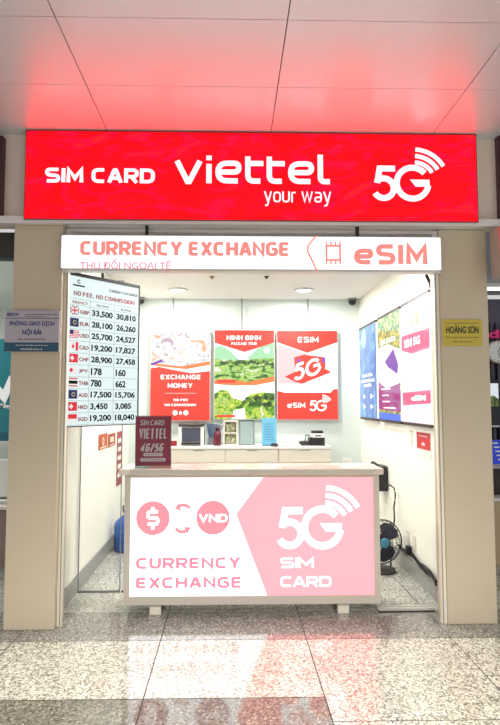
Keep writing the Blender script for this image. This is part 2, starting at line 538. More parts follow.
for i in range(len(xs) - 1):
    a, b = xs[i], xs[i + 1]
    right = a > 0.4
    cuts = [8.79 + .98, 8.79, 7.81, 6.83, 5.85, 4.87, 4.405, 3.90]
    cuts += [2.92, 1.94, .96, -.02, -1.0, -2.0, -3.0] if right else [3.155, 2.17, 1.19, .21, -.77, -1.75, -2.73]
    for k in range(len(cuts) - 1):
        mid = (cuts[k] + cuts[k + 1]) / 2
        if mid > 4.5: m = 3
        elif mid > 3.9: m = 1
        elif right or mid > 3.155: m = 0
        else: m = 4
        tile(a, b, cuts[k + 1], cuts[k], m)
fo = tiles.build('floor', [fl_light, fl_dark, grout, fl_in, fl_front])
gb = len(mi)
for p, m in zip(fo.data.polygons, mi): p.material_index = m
bm = bmesh.new(); bm.from_mesh(fo.data)
q = [bm.verts.new(v) for v in ((xs[0], -3, -0.002), (xs[-1], -3, -0.002), (xs[-1], 9.8, -0.002), (xs[0], 9.8, -0.002))]
fq = bm.faces.new(q); fq.material_index = 2
bm.normal_update()
for fc in bm.faces:
    if fc.normal.z < 0: fc.normal_flip()
bm.to_mesh(fo.data); bm.free(); struct(fo)

# ---- hall ceiling of metal panels
cp = MB(); jx = [-0.918 + 1.212 * k for k in range(-4, 6)]; jy = [4.10, 3.43, 2.80, 2.17, 1.54, .91, .28, -.35, -.98, -1.61, -2.24]
for i in range(len(jx) - 1):
    for k in range(len(jy) - 1):
        j = 0.003
        cp.box(jx[i] + j, jx[i + 1] - j, jy[k + 1] + j * .7, jy[k] - j * .7, CEIL, CEIL + .02)
co = cp.build('ceiling', M['ceil']); struct(co)
gp = MB().box(jx[0], jx[-1], jy[-1], 4.12, CEIL + .012, CEIL + .05)
g = gp.build('ceiling_groove_backing', M['groove'], co)

# ---- header and ledge above the openings
h = MB(); h.box(-5.5, 6.5, 4.10, 4.24, 2.92, CEIL + .03)
struct(h.build('wall_header', M['header']))
l = MB(); l.box(-5.5, 6.5, 4.035, 4.13, 2.905, 2.955); l.box(-5.5, 6.5, 4.03, 4.036, 2.90, 2.93)
struct(l.build('trim_1', M['ledge']))
# ---- pillars
for nm, a, b, sd, lab in (('pillar', -1.60, -1.243, 0.24, 'beige clad pillar left of the kiosk opening'), ('pillar', 1.568, 1.932, 0.2, 'beige clad pillar right of the kiosk opening')):
    p = MB(); yf = YF - (sd - .2); p.rbox(a, b, yf, yf + sd, 0, 2.905, 0.006)
    o = p.build(nm, M['pillar'], smooth=True); struct(o); tag(o, lab, 'pillar')
# ---- kiosk shell
struct(MB().box(XL - .1, XL, YF + .2, YB, 0, KC + .1).build('wall_left', M['wwhite']))
struct(MB().box(XR, XR + .1, YF + .2, YB, 0, KC + .1).build('wall_right', M['wwhite']))
struct(MB().box(XL - .1, XR + .1, YB, YB + .1, 0, KC + .1).build('wall_back', M['wback']))
struct(MB().box(XL, XR, 4.45, YB, KC, KC + .06).build('ceiling_kiosk', M['iceil']))
struct(MB().box(XL, XL + .012, YF + .21, YB, 0, .145).build('baseboard_left', M['granitebase']))
struct(MB().box(XR - .012, XR, YF + .21, YB, 0, .15).build('baseboard_right', M['granitebase']))
# shutter box behind the hanging sign
sb = MB().box(-1.24, 1.565, 4.30, 4.44, 2.72, 2.9); struct(sb.build('trim_2', M['darkgrey']))
sb = MB().box(-1.24, 1.565, 4.27, 4.30, 2.70, 2.725).box(-1.24, -1.2, 4.15, 4.30, 2.66, 2.9).box(1.53, 1.567, 4.15, 4.3, 2.66, 2.9).box(-1.2, 1.53, 4.15, 4.18, 2.875, 2.9)
struct(sb.build('trim_3', M['ledge']))
# jambs with grooves
def jamb(x0, x1, n):
    j = MB(); w = (x1 - x0)
    j.box(x0, x1, 4.145, 4.18, 0, 2.66)
    j.box(x0 + w * .15, x1 - w * .15, 4.18, 4.20, 0, 2.66)
    struct(j.build('trim_%d' % n, M['jamb']))
jamb(-1.2425, -1.212, 4)
jamb(1.532, 1.5675, 5)
for xx, n in ((-1.222, 6), (1.54, 7)):
    struct(MB().box(xx, xx + .004, 4.138, 4.146, 0, 2.66).build('trim_%d' % n, M['grey']))
# bottom track on the right
struct(MB().box(1.13, 1.56, 4.37, 4.40, 0, .028).box(1.13, 1.56, 4.42, 4.445, 0, .028).box(1.13, 1.56, 4.37, 4.445, 0, .010).build('trim_8', M['alu']))
# the fixed glass leaf on the left
dr = thing('door_1', 'framed clear glass door leaf standing beside the left wall of the kiosk', 'glass door', (-1.11, 4.87, 0)); struct(dr)
fr = MB().box(-.180, -.173, -.008, .008, 0, 2.66).box(.172, .177, -.008, .008, 0, 2.66).box(-.172, .17, -.012, .012, 0, .014).box(-.172, .17, -.012, .012, 2.64, 2.66)
fr.build('frame', M['grey'], dr)
MB().box(-.172, .17, -.003, .003, .014, 2.64).build('glass_pane', M['glass'], dr)
struct(MB().box(-.92, -.62, 4.858, 4.882, 0, .012).build('trim_9', M['darkgrey']))

# ================================================================== RED LED SIGN
YS = 4.02
def frame_at(Y, cx, z0):
    return lambda px, py: (atY(px, py, Y)[0] - cx, atY(px, py, Y)[1] - z0)
bx0, bx1, bz0, bz1 = -1.508, 1.828, 2.925, 3.592
cx = (bx0 + bx1) / 2; L = frame_at(YS, cx, bz0)
hw, hh = (bx1 - bx0) / 2, bz1 - bz0
led = thing('led_sign', 'wide bright red LED sign with white SIM CARD and 5G lettering under the ceiling', 'sign', (cx, YS, bz0))
MB().box(-hw, hw, 0.004, .075, 0, hh).build('casing', M['darkgrey'], led)
MB().box(-hw + .008, hw - .008, 0, .004, .008, hh - .008).build('screen', M['led_red'], led)
MB().box(-hw, hw, -.006, .0, -.0, .008).box(-hw, -hw + .008, -.006, 0, .008, hh).box(hw - .008, hw, -.006, 0, .008, hh).box(-hw, hw, -.006, 0, hh - .008, hh).build('bezel', mat('red_bezel', (176, 20, 40), .4), led)
def boxpx(Lf, x0, x1, y0, y1):
    a = Lf(x0, y1); b = Lf(x1, y0); return a[0], b[0], a[1], b[1]
strokes('SIM CARD', *boxpx(L, 45, 155, 167, 183), t=.22, gap=.08).build('lettering', M['led_white'], led)
strokes('viettel', *boxpx(L, 174.5, 329.5, 155, 184), t=.17, gap=.14).build('lettering', M['led_white'], led)
strokes('your way', *boxpx(L, 264, 331, 191, 206), t=.1, gap=.16).build('lettering', M['led_white'], led)
c5 = L(409, 174.5)
logo5g(c5[0], c5[1], 1 / 5 * YS / f_px * 1.0).build('numeral_logo', M['led_white'], led)

# ================================================================== WHITE HANGING LIGHTBOX
YH = 4.045
a = atY(61, 234.5, YH); b = atY(442, 271, YH)
zt = a[1]; zb = (b[1] + atY(61, 273, YH)[1]) / 2 + .01; cx = (a[0] + b[0]) / 2; hw = (b[0] - a[0]) / 2; hh = zt - zb
L = frame_at(YH, cx, zb)
hs = thing('hanging_lightbox', 'long white lightbox reading CURRENCY EXCHANGE and eSIM below the red sign', 'sign', (cx, YH, zb))
MB().box(-hw, hw, .002, .08, -.004, .012).box(-hw, hw, .002, .08, hh - .01, hh).box(-hw, -hw + .012, .002, .08, 0, hh).box(hw - .012, hw, .002, .08, 0, hh).box(-hw, hw, .07, .08, 0, hh).build('casing', M['alu'], hs)
MB().box(-hw + .006, hw - .006, 0, .01, .012, hh - .006).build('light_panel', M['box_white'], hs)
for px in (147, 357):
    x = atY(px, 229, 4.09)[0] - cx
    MB().box(x - .012, x + .012, .03, .055, hh, 2.904 - zb).build('hanging_rod', M['dark'], hs)
strokes('CURRENCY EXCHANGE', *boxpx(L, 80, 288, 240.5, 257), t=.22, gap=.06).build('lettering', M['sign_coral'], hs)
text_mb('THU ĐỔI NGOẠI TỆ', *boxpx(L, 80, 171, 258.5, 271), bold=.009).build('lettering', M['sign_pink'], hs)
strokes('eSIM', *boxpx(L, 354, 427, 242, 264.5), t=.22, gap=.14).build('lettering', M['sign_coral'], hs)
m = MB()
m.strip([L(316, 235.6), L(308, 246), L(307.5, 251), L(317, 271)], .012, -.003, 0)
a = L(325.5, 264); b = L(341, 242)
m.strip([(a[0] + .008, a[1] + .03), (a[0] + .008, b[1] - .03), (b[0] - .008, b[1] - .03), (b[0] - .008, a[1] + .03)], .014, -.003, 0, True)
for k in range(4):
    x = a[0] + .008 + k * (b[0] - a[0] - .016) / 3
    m.box(x - .006, x + .006, -.003, 0, a[1], a[1] + .032); m.box(x - .006, x + .006, -.003, 0, b[1] - .032, b[1])
m.build('chip_icon', M['sign_coral'], hs)

# ================================================================== COUNTER
YC = 4.33
a = atY(125, 474, YC); b = atY(381, 600, YC)
x0, x1 = a[0], b[0]; zb = .08; ztop = atY(250, 474.5, YC)[1]; cx = (x0 + x1) / 2
hw = (x1 - x0) / 2
ct = thing('reception_counter', 'illuminated counter with white and pink front panel in the kiosk opening', 'counter', (cx, YC, 0))
bd = MB()
bd.box(-hw, hw, .03, .36, zb, ztop)                       # carcass
bd.box(-hw, -hw + .045, 0, .03, zb, ztop).box(hw - .045, hw, 0, .03, zb, ztop)   # face frame
bd.box(-hw + .045, hw - .045, 0, .03, zb, zb + .062).box(-hw + .045, hw - .045, 0, .03, ztop - .024, ztop)
bd.build('body', M['ctrbody'], ct)
MB().rbox(-hw - .04, hw + .03, -.03, .38, ztop, ztop + .045, .006).build('countertop', M['ctrtop'], ct, True)
MB().box(-hw + .045, hw - .045, -.032, -.03, ztop + .003, ztop + .04).build('edge_strip', M['ctrbody'], ct)
px0, px1, pz0, pz1 = -hw + .045, hw - .045, zb + .062, ztop - .024
MB().box(px0, px1, .012, .03, pz0, pz1).build('light_panel', M['box_white2'], ct)
L = frame_at(YC + .012, cx, 0)
pk = MB()
c0 = L(263, 480); c1 = L(236, 514); c2 = L(267, 598)
sc = lambda p, z: (p[0], z)
pk.prism([(c0[0], pz1), (c1[0], c1[1]), (c2[0], pz0), (px1, pz0), (px1, pz1)], .008, .012)
pk.build('pink_field', M['ctr_pink'], ct)
for px in (155, 344):
    x = L(px, 605)[0]
    for yy in (.03, .27):
        MB().box(x - .042, x + .042, yy, yy + .06, 0, zb).build('foot', M['cream'], ct)
strokes('CURRENCY', *boxpx(L, 135.8, 240.6, 555.4, 570.4), t=.24, gap=.1, y0=.006, y1=.0115).build('lettering', M['ctr_letter'], ct)
strokes('EXCHANGE', *boxpx(L, 135.8, 240.6, 575, 590), t=.24, gap=.1, y0=.006, y1=.0115).build('lettering', M['ctr_letter'], ct)
strokes('SIM', *boxpx(L, 280.4, 313.6, 556.4, 567.6), t=.18, gap=.12, y0=.002, y1=.0075).build('lettering', M['box_white2'], ct)
strokes('CARD', *boxpx(L, 280.4, 331, 576, 587), t=.18, gap=.12, y0=.002, y1=.0075).build('lettering', M['box_white2'], ct)
c = L(318.5, 517)
logo5g(c[0], c[1], .2165 * YC / f_px, .002, .0075).build('numeral_logo', M['box_white2'], ct)
d1 = L(153, 518); d2 = L(213, 517.5); r = L(16, 0)[0] - L(0, 0)[0]
MB().disc(d1[0], d1[1], r, .006, .0115).build('dollar_disc', M['ctr_circle'], ct)
MB().disc(d2[0], d2[1], r, .006, .0115).build('currency_disc', M['ctr_circle'], ct)
strokes('$', *boxpx(L, 146.5, 159.5, 507, 529), t=.15, y0=.002, y1=.0055).build('lettering', M['box_white2'], ct)
strokes('VND', *boxpx(L, 199, 227.5, 513, 523), t=.2, gap=.1, y0=.002, y1=.0055).build('lettering', M['box_white2'], ct)
u = L(1, 0)[0] - L(0, 0)[0]
for tail, head in ((((190, 507.8), (186.5, 505.4), (182, 504.9), (178.5, 506.4)), ((174.5, 509.2), (178.3, 502.6), (181.6, 510.2))),
                   (((175.5, 528.6), (179, 531.2), (183.5, 531.8), (187, 530.2)), ((191, 527.2), (183.9, 526.6), (187.4, 534)))):
    m = MB(); m.strip([L(*p) for p in tail], 3.2 * u, .006, .0115); m.prism([L(*p) for p in head], .0055, .0115)
    m.build('arrow', M['ctr_circle'], ct)

# ================================================================== SIM CARD STAND
zc = ztop + .045
a = atY(135.5, 467, 4.36)
st = thing('counter_card', 'maroon SIM CARD 4G/5G card in acrylic stand on left end of counter', 'sign card', (atY(153, 467, 4.42)[0], 4.42, zc), math.radians(4))
w, hgt = .137, atY(153, 415.5, 4.42)[1] - zc
MB().box(-w, w, -.001, .003, .012, hgt - .006).build('card', M['maroon'], st)
MB().box(-w - .004, w + .004, -.0045, -.0025, 0, hgt).box(-w - .004, w + .004, .0045, .0065, 0, hgt).box(-w - .004, w + .004, -.035, .07, 0, .003).build('acrylic_holder', M['acryl'], st)
ink = mat('silver_ink', (250, 226, 232), .4)
strokes('SIM CARD', -.105, .088, hgt * .81, hgt * .92, t=.15, y0=-.0022, y1=-.001, slant=.2).build('lettering', ink, st)
strokes('VIETTEL', -.112, .104, hgt * .53, hgt * .75, t=.14, y0=-.0022, y1=-.001, slant=.05).build('lettering', ink, st)
strokes('4G/5G', -.106, .09, hgt * .3, hgt * .48, t=.2, y0=-.0022, y1=-.001, slant=.25).build('lettering', ink, st)
for z, w2 in ((.215, .076), (.115, .098)):
    MB().prism(corner([(-w2, hgt * z), (w2, hgt * z), (w2, hgt * (z + .065)), (-w2, hgt * (z + .065))], .02, True), -.002, -.001).build('banner_strip', ink, st)
    text_mb('------------', -w2 * .8, w2 * .8, hgt * (z + .027), hgt * (z + .038), y0=-.003, y1=-.002).build('banner_rule', M['maroon'], st)

# ================================================================== RATE BOARD
PL = Vector((-1.262, 4.235)); PR = Vector((-.787, 4.79))
# seen: left edge 274..428, right edge 287..424
zt = atY(139, 287, 4.79)[1]; zb = atY(139, 424.5, 4.79)[1]
BW = (PR - PL).length; ang = math.atan2(PR.y - PL.y, PR.x - PL.x)
mid = (PL + PR) / 2
rb = thing('rate_board', 'tall exchange rate screen listing ten currencies hung at the left of the opening', 'screen', (mid.x, mid.y, zb), ang)
HB = zt - zb; hw = BW / 2
MB().rbox(-hw, hw, .003, .045, 0, HB, .004).box(-hw, hw, -.004, .004, HB - .016, HB + .012).box(hw - .012, hw, -.004, .004, 0, HB).build('casing', M['dark'], rb)
MB().box(-hw + .006, hw - .012, 0, .004, .008, HB - .014).build('screen', M['screen'], rb)
SX0, SX1, SZ0, SZ1 = -hw + .006, hw - .012, .008, HB - .014
uu = lambda t: SX0 + (SX1 - SX0) * t
vv = lambda t: SZ1 - (SZ1 - SZ0) * t
ub = .07   # first strip of the screen sits behind the jamb
U2 = lambda t: uu(ub + (1 - ub) * t)
g_ = MB()
for t in (.26, .62): g_.box(U2(t) - .0018, U2(t) + .0018, -.001, 0, SZ0, vv(.155))
for k in range(11):
    z = vv(.197 + .0797 * k); g_.box(SX0, SX1, -.001, 0, z - .0016, z + .0016)
g_.box(SX0, SX1, -.001, 0, vv(.156), vv(.153))
g_.build('grid_lines', mat('screen_line_grey', (150, 160, 165), .5, em=.2), rb)
rows = [('GBP', '33,500', '30,810'), ('EUR', '28,100', '26,260'), ('USD', '25,700', '24,527'), ('CAD', '19,200', '17,827'), ('CHF', '28,900', '27,458'),
        ('JPY', '178', '160'), ('THB', '780', '662'), ('AUD', '17,500', '15,706'), ('HKD', '3,450', '3,085'), ('SGD', '19,200', '18,040')]
flagwhite = glow('flag_white', (240, 240, 240), .9)
for i, (c_, s1, s2) in enumerate(rows):
    z0, z1 = vv(.262 + .0797 * i), vv(.213 + .0797 * i)
    for s_, t0 in ((s1, .287), (s2, .65)):
        wv = {3: .155, 5: .25, 6: .305}[len(s_)]
        text_mb(s_, U2(t0), U2(t0 + wv), z0, z1, bold=.032, y0=-.0015).build('rate_number', M['screentext'], rb)
    text_mb(c_, U2(.12), U2(.25), vv(.252 + .0797 * i), vv(.226 + .0797 * i), bold=.03, y0=-.0015).build('currency_code', M['screenred'], rb)
    fx0, fx1, fz0, fz1 = U2(-.01), U2(.105), vv(.263 + .0797 * i), vv(.205 + .0797 * i)
    fm = lambda a_: fz0 + (fz1 - fz0) * a_
    fX = lambda a_: fx0 + (fx1 - fx0) * a_
    base_m = M['flagblue'] if c_ in ('GBP', 'EUR', 'AUD') else (M['flagred'] if c_ in ('CHF', 'HKD') else flagwhite)
    fo_ = MB().box(fx0, fx1, -.0012, 0, fz0, fz1).build('flag', base_m, rb)
    mk = MB(); mkm = M['flagred']
    if c_ == 'GBP':
        mk.strip([(fx0, fz0), (fx1, fz1)], .012, -.0018, -.0012).strip([(fx0, fz1), (fx1, fz0)], .012, -.0018, -.0012).box(fx0, fx1, -.002, -.0012, fm(.33), fm(.67)).box(fX(.35), fX(.65), -.002, -.0012, fz0, fz1); mkm = flagwhite
        MB().box(fx0, fx1, -.0025, -.002, fm(.42), fm(.58)).box(fX(.43), fX(.57), -.0025, -.002, fz0, fz1).build('flag_cross', M['flagred'], fo_)
    elif c_ in ('EUR', 'AUD'):
        mk.strip(arc(fX(.55), fm(.5), .014, 0, 330, 8), .004, -.002, -.0012); mkm = mat('flag_gold', (200, 190, 110), .5, em=.3)
    elif c_ == 'USD':
        mk.strip([(fx0, fm(.9)), (fx1, fm(.9)), (fx1, fm(.7)), (fx0, fm(.7)), (fx0, fm(.5)), (fx1, fm(.5)), (fx1, fm(.3)), (fx0, fm(.3)), (fx0, fm(.1)), (fx1, fm(.1))], .006, -.0018, -.001)
        MB().box(fx0, fX(.4), -.0025, -.0018, fm(.5), fz1).build('flag_canton', M['flagblue'], fo_)
    elif c_ == 'CAD':
        MB().box(fX(.7), fx1, -.002, -.001, fz0, fz1).build('flag_bar', M['flagred'], fo_)
        mk.prism([(fX(.4), fm(.2)), (fX(.6), fm(.5)), (fX(.5), fm(.55)), (fX(.4), fm(.85)), (fX(.3), fm(.55)), (fX(.2), fm(.5))], -.002, -.001)
    elif c_ in ('CHF', 'HKD'):
        mk.box(fX(.1), fX(.55), -.002, -.0012, fm(.4), fm(.6)).box(fX(.25), fX(.4), -.002, -.0012, fm(.22), fm(.78)); mkm = flagwhite
    elif c_ == 'JPY':
        mk.disc(fX(.25), fm(.5), .015, -.002, -.001, 18)
    elif c_ == 'THB':
        for q0, q1 in ((0, .14), (.86, 1)): MB().box(fx0, fx1, -.002, -.001, fm(q0), fm(q1)).build('flag_bar', M['flagred'], fo_)
        mk.box(fx0, fx1, -.002, -.001, fm(.32), fm(.68)); mkm = M['screentext']
    elif c_ == 'SGD':
        mk.box(fx0, fx1, -.002, -.001, fm(.48), fz1)
    mk.build('flag_emblem', mkm, fo_)
strokes('NO FEE, NO COMMISSION', U2(.03), U2(.93), vv(.135), vv(.098), t=.2, gap=.12, y0=-.0015).build('lettering', M['screenred'], rb)
text_mb('CURRENCY EXCHANGE', U2(.53), U2(.98), vv(.068), vv(.048), bold=.01, y0=-.0015).build('lettering', M['screentext'], rb)
m = MB(); m.strip(arc(U2(.1), vv(.035), .012, 40, 320), .007, -.0015, 0); m.box(U2(.02), U2(.18), -.0015, 0, vv(.068), vv(.058)); m.build('bank_mark', M['screentext'], rb)
text_mb('RRENCY', U2(.02), U2(.23), vv(.187), vv(.168), bold=.01, y0=-.0015).build('lettering', M['screenred'], rb)
text_mb('SELLING', U2(.35), U2(.53), vv(.184), vv(.17), y0=-.0015).build('lettering', M['screentext'], rb)
text_mb('BUYING', U2(.72), U2(.88), vv(.187), vv(.173), y0=-.0015).build('lettering', M['screentext'], rb)
MB().tube([(0, .03, HB), (0, .03, KC - zb)], .012).build('hanging_rod', M['darkgrey'], rb)

# ================================================================== BACK WALL POSTERS
YP = 7.13
def poster(name, label, x0, x1, y0, y1, rodx, group='lit posters on the back wall'):
    a = atY(x0, y1, YP); b = atY(x1, y0, YP); cx = (a[0] + b[0]) / 2
    o = thing(name, label, 'poster', (cx, YP, a[1]), 0, group)
    hw = (b[0] - a[0]) / 2; H = b[1] - a[1]
    MB().box(-hw - .008, hw + .008, .004, .04, -.01, H + .01).build('light_box', M['alu'], o)
    MB().box(rodx and (atY(rodx, 0, YP)[0] - cx) - .008, (atY(rodx, 0, YP)[0] - cx) + .008, .012, .028, H + .01, KC - a[1]).build('hanging_rod', M['grey'], o)
    return o, hw, H, (lambda u, v: (-hw + 2 * hw * u, H * (1 - v)))
o, hw, H, Q = poster('lit_poster', 'red and white EXCHANGE MONEY poster with a map, leftmost on back wall', 150, 210, 331, 420.5, 176)
MB().box(-hw, hw, 0, .004, 0, H).build('print_sheet', M['poster_white'], o)
MB().prism([Q(.01, .005), Q(.99, .005), Q(.99, .40), Q(.7, .38), Q(.4, .41), Q(.01, .36)][::-1], -.001, 0).build('map_picture', M['map'], o)
MB().prism([Q(0, .42), Q(.15, .405), Q(.4, .44), Q(.7, .475), Q(1, .45), Q(1, 1), Q(0, 1)][::-1], -.001, 0).build('red_field', M['poster_red'], o)
MB().prism([Q(0, .36), Q(.2, .375), Q(.5, .40), Q(1, .34), Q(1, .38), Q(.6, .43), Q(.3, .41), Q(0, .385)][::-1], -.002, -.001).build('orange_wave', M['poster_orange'], o)
def QB(Q, u0, u1, v0, v1):
    a = Q(u0, v1); b = Q(u1, v0); return a[0], b[0], a[1], b[1]
strokes('EXCHANGE', *QB(Q, .17, .84, .485, .55), t=.21, gap=.1, y0=-.003, y1=-.001).build('lettering', M['poster_white'], o)
strokes('MONEY', *QB(Q, .29, .71, .58, .645), t=.21, gap=.1, y0=-.003, y1=-.001).build('lettering', M['poster_white'], o)
strokes('NO FEE', *QB(Q, .39, .63, .755, .79), t=.25, gap=.1, y0=-.003, y1=-.001).build('lettering', M['poster_white'], o)
strokes('NO COMMISSION', *QB(Q, .24, .77, .81, .845), t=.25, gap=.1, y0=-.003, y1=-.001).build('lettering', M['poster_white'], o)
m = MB(); q = Q(.42, .915); m.disc(q[0], q[1], .032, -.003, -.001); q = Q(.6, .915); m.disc(q[0], q[1], .032, -.003, -.001); m.box(*Q(.49, 0)[:1], Q(.53, 0)[0], -.003, -.001, Q(0, .935)[1], Q(0, .9)[1])
m.box(Q(.25, 0)[0], Q(.77, 0)[0], -.002, -.001, Q(0, .70)[1], Q(0, .697)[1]); m.build('icon_row', M['poster_white'], o)
m = MB(); q = Q(.07, .33); m.strip([Q(.01, .38), Q(.2, .33)], .03, -.003, -.002); m.build('violet_mark', M['violet'], o)

o, hw, H, Q = poster('lit_poster', 'green NINH BINH package tour poster with valley and river pictures', 214.3, 274, 330.5, 419, 242)
MB().box(-hw, hw, 0, .004, 0, H).build('print_sheet', M['poster_white'], o)
MB().prism([Q(0, .1), Q(1, .1), Q(1, .33), Q(0, .33)][::-1], -.001, 0).build('sky_picture', M['skyp'], o)
m = MB(); m.prism([Q(0, .2), Q(.1, .17), Q(.25, .23), Q(.4, .33), Q(.4, .4), Q(0, .4)][::-1], -.002, -.001); m.prism([Q(1, .15), Q(.82, .17), Q(.7, .22), Q(.55, .32), Q(.55, .4), Q(1, .4)][::-1], -.002, -.001)
m.build('hill_picture', M['hill'], o)
MB().prism([Q(0, .32), Q(.3, .34), Q(.6, .33), Q(1, .31), Q(1, .56), Q(.7, .61), Q(.4, .62), Q(0, .6)][::-1], -.003, -.002).build('valley_picture', M['valley'], o)
m = MB()
for k in range(16):
    q = Q(.12 + .05 * k, .365 + .012 * math.sin(k * 1.7)); m.disc(q[0], q[1], .022 + .008 * random.random(), -.004 - .0002 * k, -.003, 9)
m.build('tree_row_picture', M['darktree'], o)
m = MB(); m.prism([Q(0, .565), Q(.2, .55), Q(.55, .585), Q(1, .52), Q(1, .58), Q(.7, .62), Q(.35, .625), Q(0, .61)][::-1], -.005, -.003)
m.build('orange_wave', M['poster_orange'], o)
MB().prism([Q(0, .72), Q(.1, .67), Q(.22, .68), Q(.3, .76), Q(.48, .8), Q(.6, .72), Q(.8, .70), Q(1, .71), Q(1, 1), Q(0, 1)][::-1], -.002, -.001).build('river_picture', M['river'], o)
m = MB()
for k in range(22):
    q = Q(.47 + .5 * random.random(), .74 + .12 * random.random()); m.disc(q[0], q[1], .03, -.003 - .0002 * k, -.002, 8)
m.build('dark_tree_picture', M['darktree'], o)
MB().prism([Q(.32, .9), Q(.5, .88), Q(.52, 1), Q(.3, 1)][::-1], -.0035, -.002).build('water_picture', M['poster_white'], o)
MB().prism([Q(0, 0), Q(1, 0), Q(1, .14), Q(.5, .245), Q(0, .14)][::-1], -.006, 0).build('red_field', M['poster_red'], o)
for v0, v1 in ((.562, .595), (.955, .98)): MB().prism([Q(.04, v0), Q(.35, v0), Q(.35, v1), Q(.04, v1)][::-1], -.007, -.002).build('caption_tag', M['poster_red'], o)
strokes('NINH BINH', *QB(Q, .2, .78, .05, .118), t=.21, gap=.12, y0=-.008, y1=-.006).build('lettering', M['poster_white'], o)
strokes('PACKAGE TOUR', *QB(Q, .28, .71, .133, .168), t=.2, gap=.1, y0=-.008, y1=-.006).build('lettering', M['poster_white'], o)
m = MB(); q = Q(.88, .225)
m.prism([(q[0] + (.05 if k % 2 == 0 else .028) * math.cos(k * PI / 6), q[1] + (.05 if k % 2 == 0 else .028) * math.sin(k * PI / 6)) for k in range(12)], -.004, -.001); m.build('star_badge', M['poster_white'], o)

o, hw, H, Q = poster('lit_poster', 'red ESIM poster with a slanted white 5G block, right of the three on back wall', 277.6, 337, 331, 419.5, 305.5)
MB().box(-hw, hw, 0, .004, 0, H).build('print_sheet', M['poster_white'], o)
MB().prism([Q(0, .15), Q(.5, .26), Q(.5, .6), Q(0, .6)][::-1], -.001, 0).build('pink_shade', M['poster_pinkish'], o)
MB().prism([Q(0, 0), Q(1, 0), Q(1, .13), Q(.5, .25), Q(0, .13)][::-1], -.003, 0).build('red_header', M['poster_red'], o)
MB().prism([Q(0, .68), Q(.12, .7), Q(.88, .7), Q(.93, .66), Q(1, .66), Q(1, 1), Q(0, 1)][::-1], -.003, 0).build('red_field', M['poster_red'], o)
MB().prism([Q(.12, .52), Q(.62, .36), Q(.9, .47), Q(.4, .6), Q(.3, .58)][::-1], -.002, -.001).prism([Q(.3, .56), Q(.28, .3), Q(.45, .27), Q(.8, .3), Q(.8, .42), Q(.48, .52)][::-1], -.0025, -.001).build('slanted_block', M['poster_red'], o)
m = logo5g(0, 0, .00115, -.005, -.0025); q = Q(.55, .41)
mm = MB(); mm.strip(arc(-.12, -.03, .045, 128, -150), .03, -.005, -.0026); mm.strip([(-.07, .06), (-.135, .055), (-.146, .0)], .03, -.005, -.0026); mm.strip(arc(.03, -.01, .068, 40, 352), .03, -.005, -.0026); mm.strip([(.03, .0), (.1, .0)], .028, -.005, -.0026)
mm.move(lambda x, y, z: (q[0] + x * 1.25, y, q[1] + (z + x * .28) * 1.35)).build('numeral_logo', M['poster_white'], o)
m = MB(); q = Q(.77, .33); m.disc(q[0], q[1], .016, -.006, -.002, 10, .04); q = Q(.35, .34); m.disc(q[0], q[1], .014, -.006, -.002, 10, .03); m.build('tiny_figures', mat('poster_navy', (60, 60, 150), .5, em=.6), o)
MB().prism(corner([Q(.1, .68), Q(.9, .68), Q(.9, .615), Q(.1, .615)], .02, True), -.0035, -.001).build('white_tag', M['poster_white'], o)
text_mb('DATA & VOICE CALL PACKAGES', *QB(Q, .2, .83, .64, .655), bold=.01, y0=-.0045, y1=-.0035).build('tag_print', M['grey'], o)
strokes('ESIM', *QB(Q, .34, .69, .06, .132), t=.21, gap=.12, y0=-.004, y1=-.003).build('lettering', M['poster_white'], o)
strokes('eSIM', *QB(Q, .16, .46, .805, .87), t=.2, gap=.12, y0=-.004, y1=-.003).build('lettering', M['poster_white'], o)
q = Q(.71, .815); logo5g(q[0], q[1], .00074, -.004, -.003).build('numeral_logo', M['poster_white'], o)

# ================================================================== RIGHT WALL POSTERS
XP = XR - .045
def rposter(name, label, xa, xb, zt, zb, main):
    Ya = atX(xa, 402, XP)[0]; Yb = atX(xb, 402, XP)[0]
    o = thing(name, label, 'poster', (XP, (Ya + Yb) / 2, zb), -PI / 2, 'lit posters on the right wall')
    hw = (Ya - Yb) / 2; H = zt - zb
    MB().box(-hw, hw, .002, .04, .028, H - .028).build('light_box', M['poster_white'], o)
    for z_ in (0, H - .028): MB().box(-hw + .006, hw - .006, -.004, .04, z_, z_ + .028).build('rail', M['darkgrey'], o)
    MB().box(-hw + .008, hw - .008, -.002, .002, .028, H - .028).build('print_sheet', main, o)
    return o, hw, H, (lambda u, v: (-hw + .008 + (2 * hw - .016) * u, .028 + (H - .056) * (1 - v)))
zt = (atX(361, 328.3, XP)[1] + atX(400, 303.5, XP)[1] + atX(431, 289, XP)[1]) / 3; zb = (atX(361, 421, XP)[1] + atX(431, 425, XP)[1]) / 2
print('rposter z', zt, zb, atX(361, 328.3, XP), atX(431, 289, XP))
o, hw, H, Q = rposter('wall_poster', 'dark blue lit poster on the right wall, farthest from the opening', 360.2, 377, zt, zb, M['blueposter'])
for (v, w_) in ((.52, .3), (.58, .4), (.63, .22)):
    text_mb('ROAMING' if v > .55 else 'DATA', *QB(Q, .5 - w_, .5 + w_, v, v + .035), bold=.02, y0=-.004, y1=-.002).build('lettering', M['poster_white'], o)
m = MB()
for u_, v_ in ((.25, .77), (.7, .77), (.25, .88), (.7, .88)):
    q = Q(u_, v_); m.disc(q[0], q[1], .03, -.004, -.002, 14); m.box(q[0] + .04, q[0] + .1, -.004, -.002, q[1] - .006, q[1] + .006)
m.build('icon_row', M['poster_white'], o)
m = MB(); q = Q(.3, .12); m.disc(q[0], q[1], .12, -.003, -.002, 24); m.build('pale_disc', glow('pale_blue', (200, 225, 245), 1.0), o)
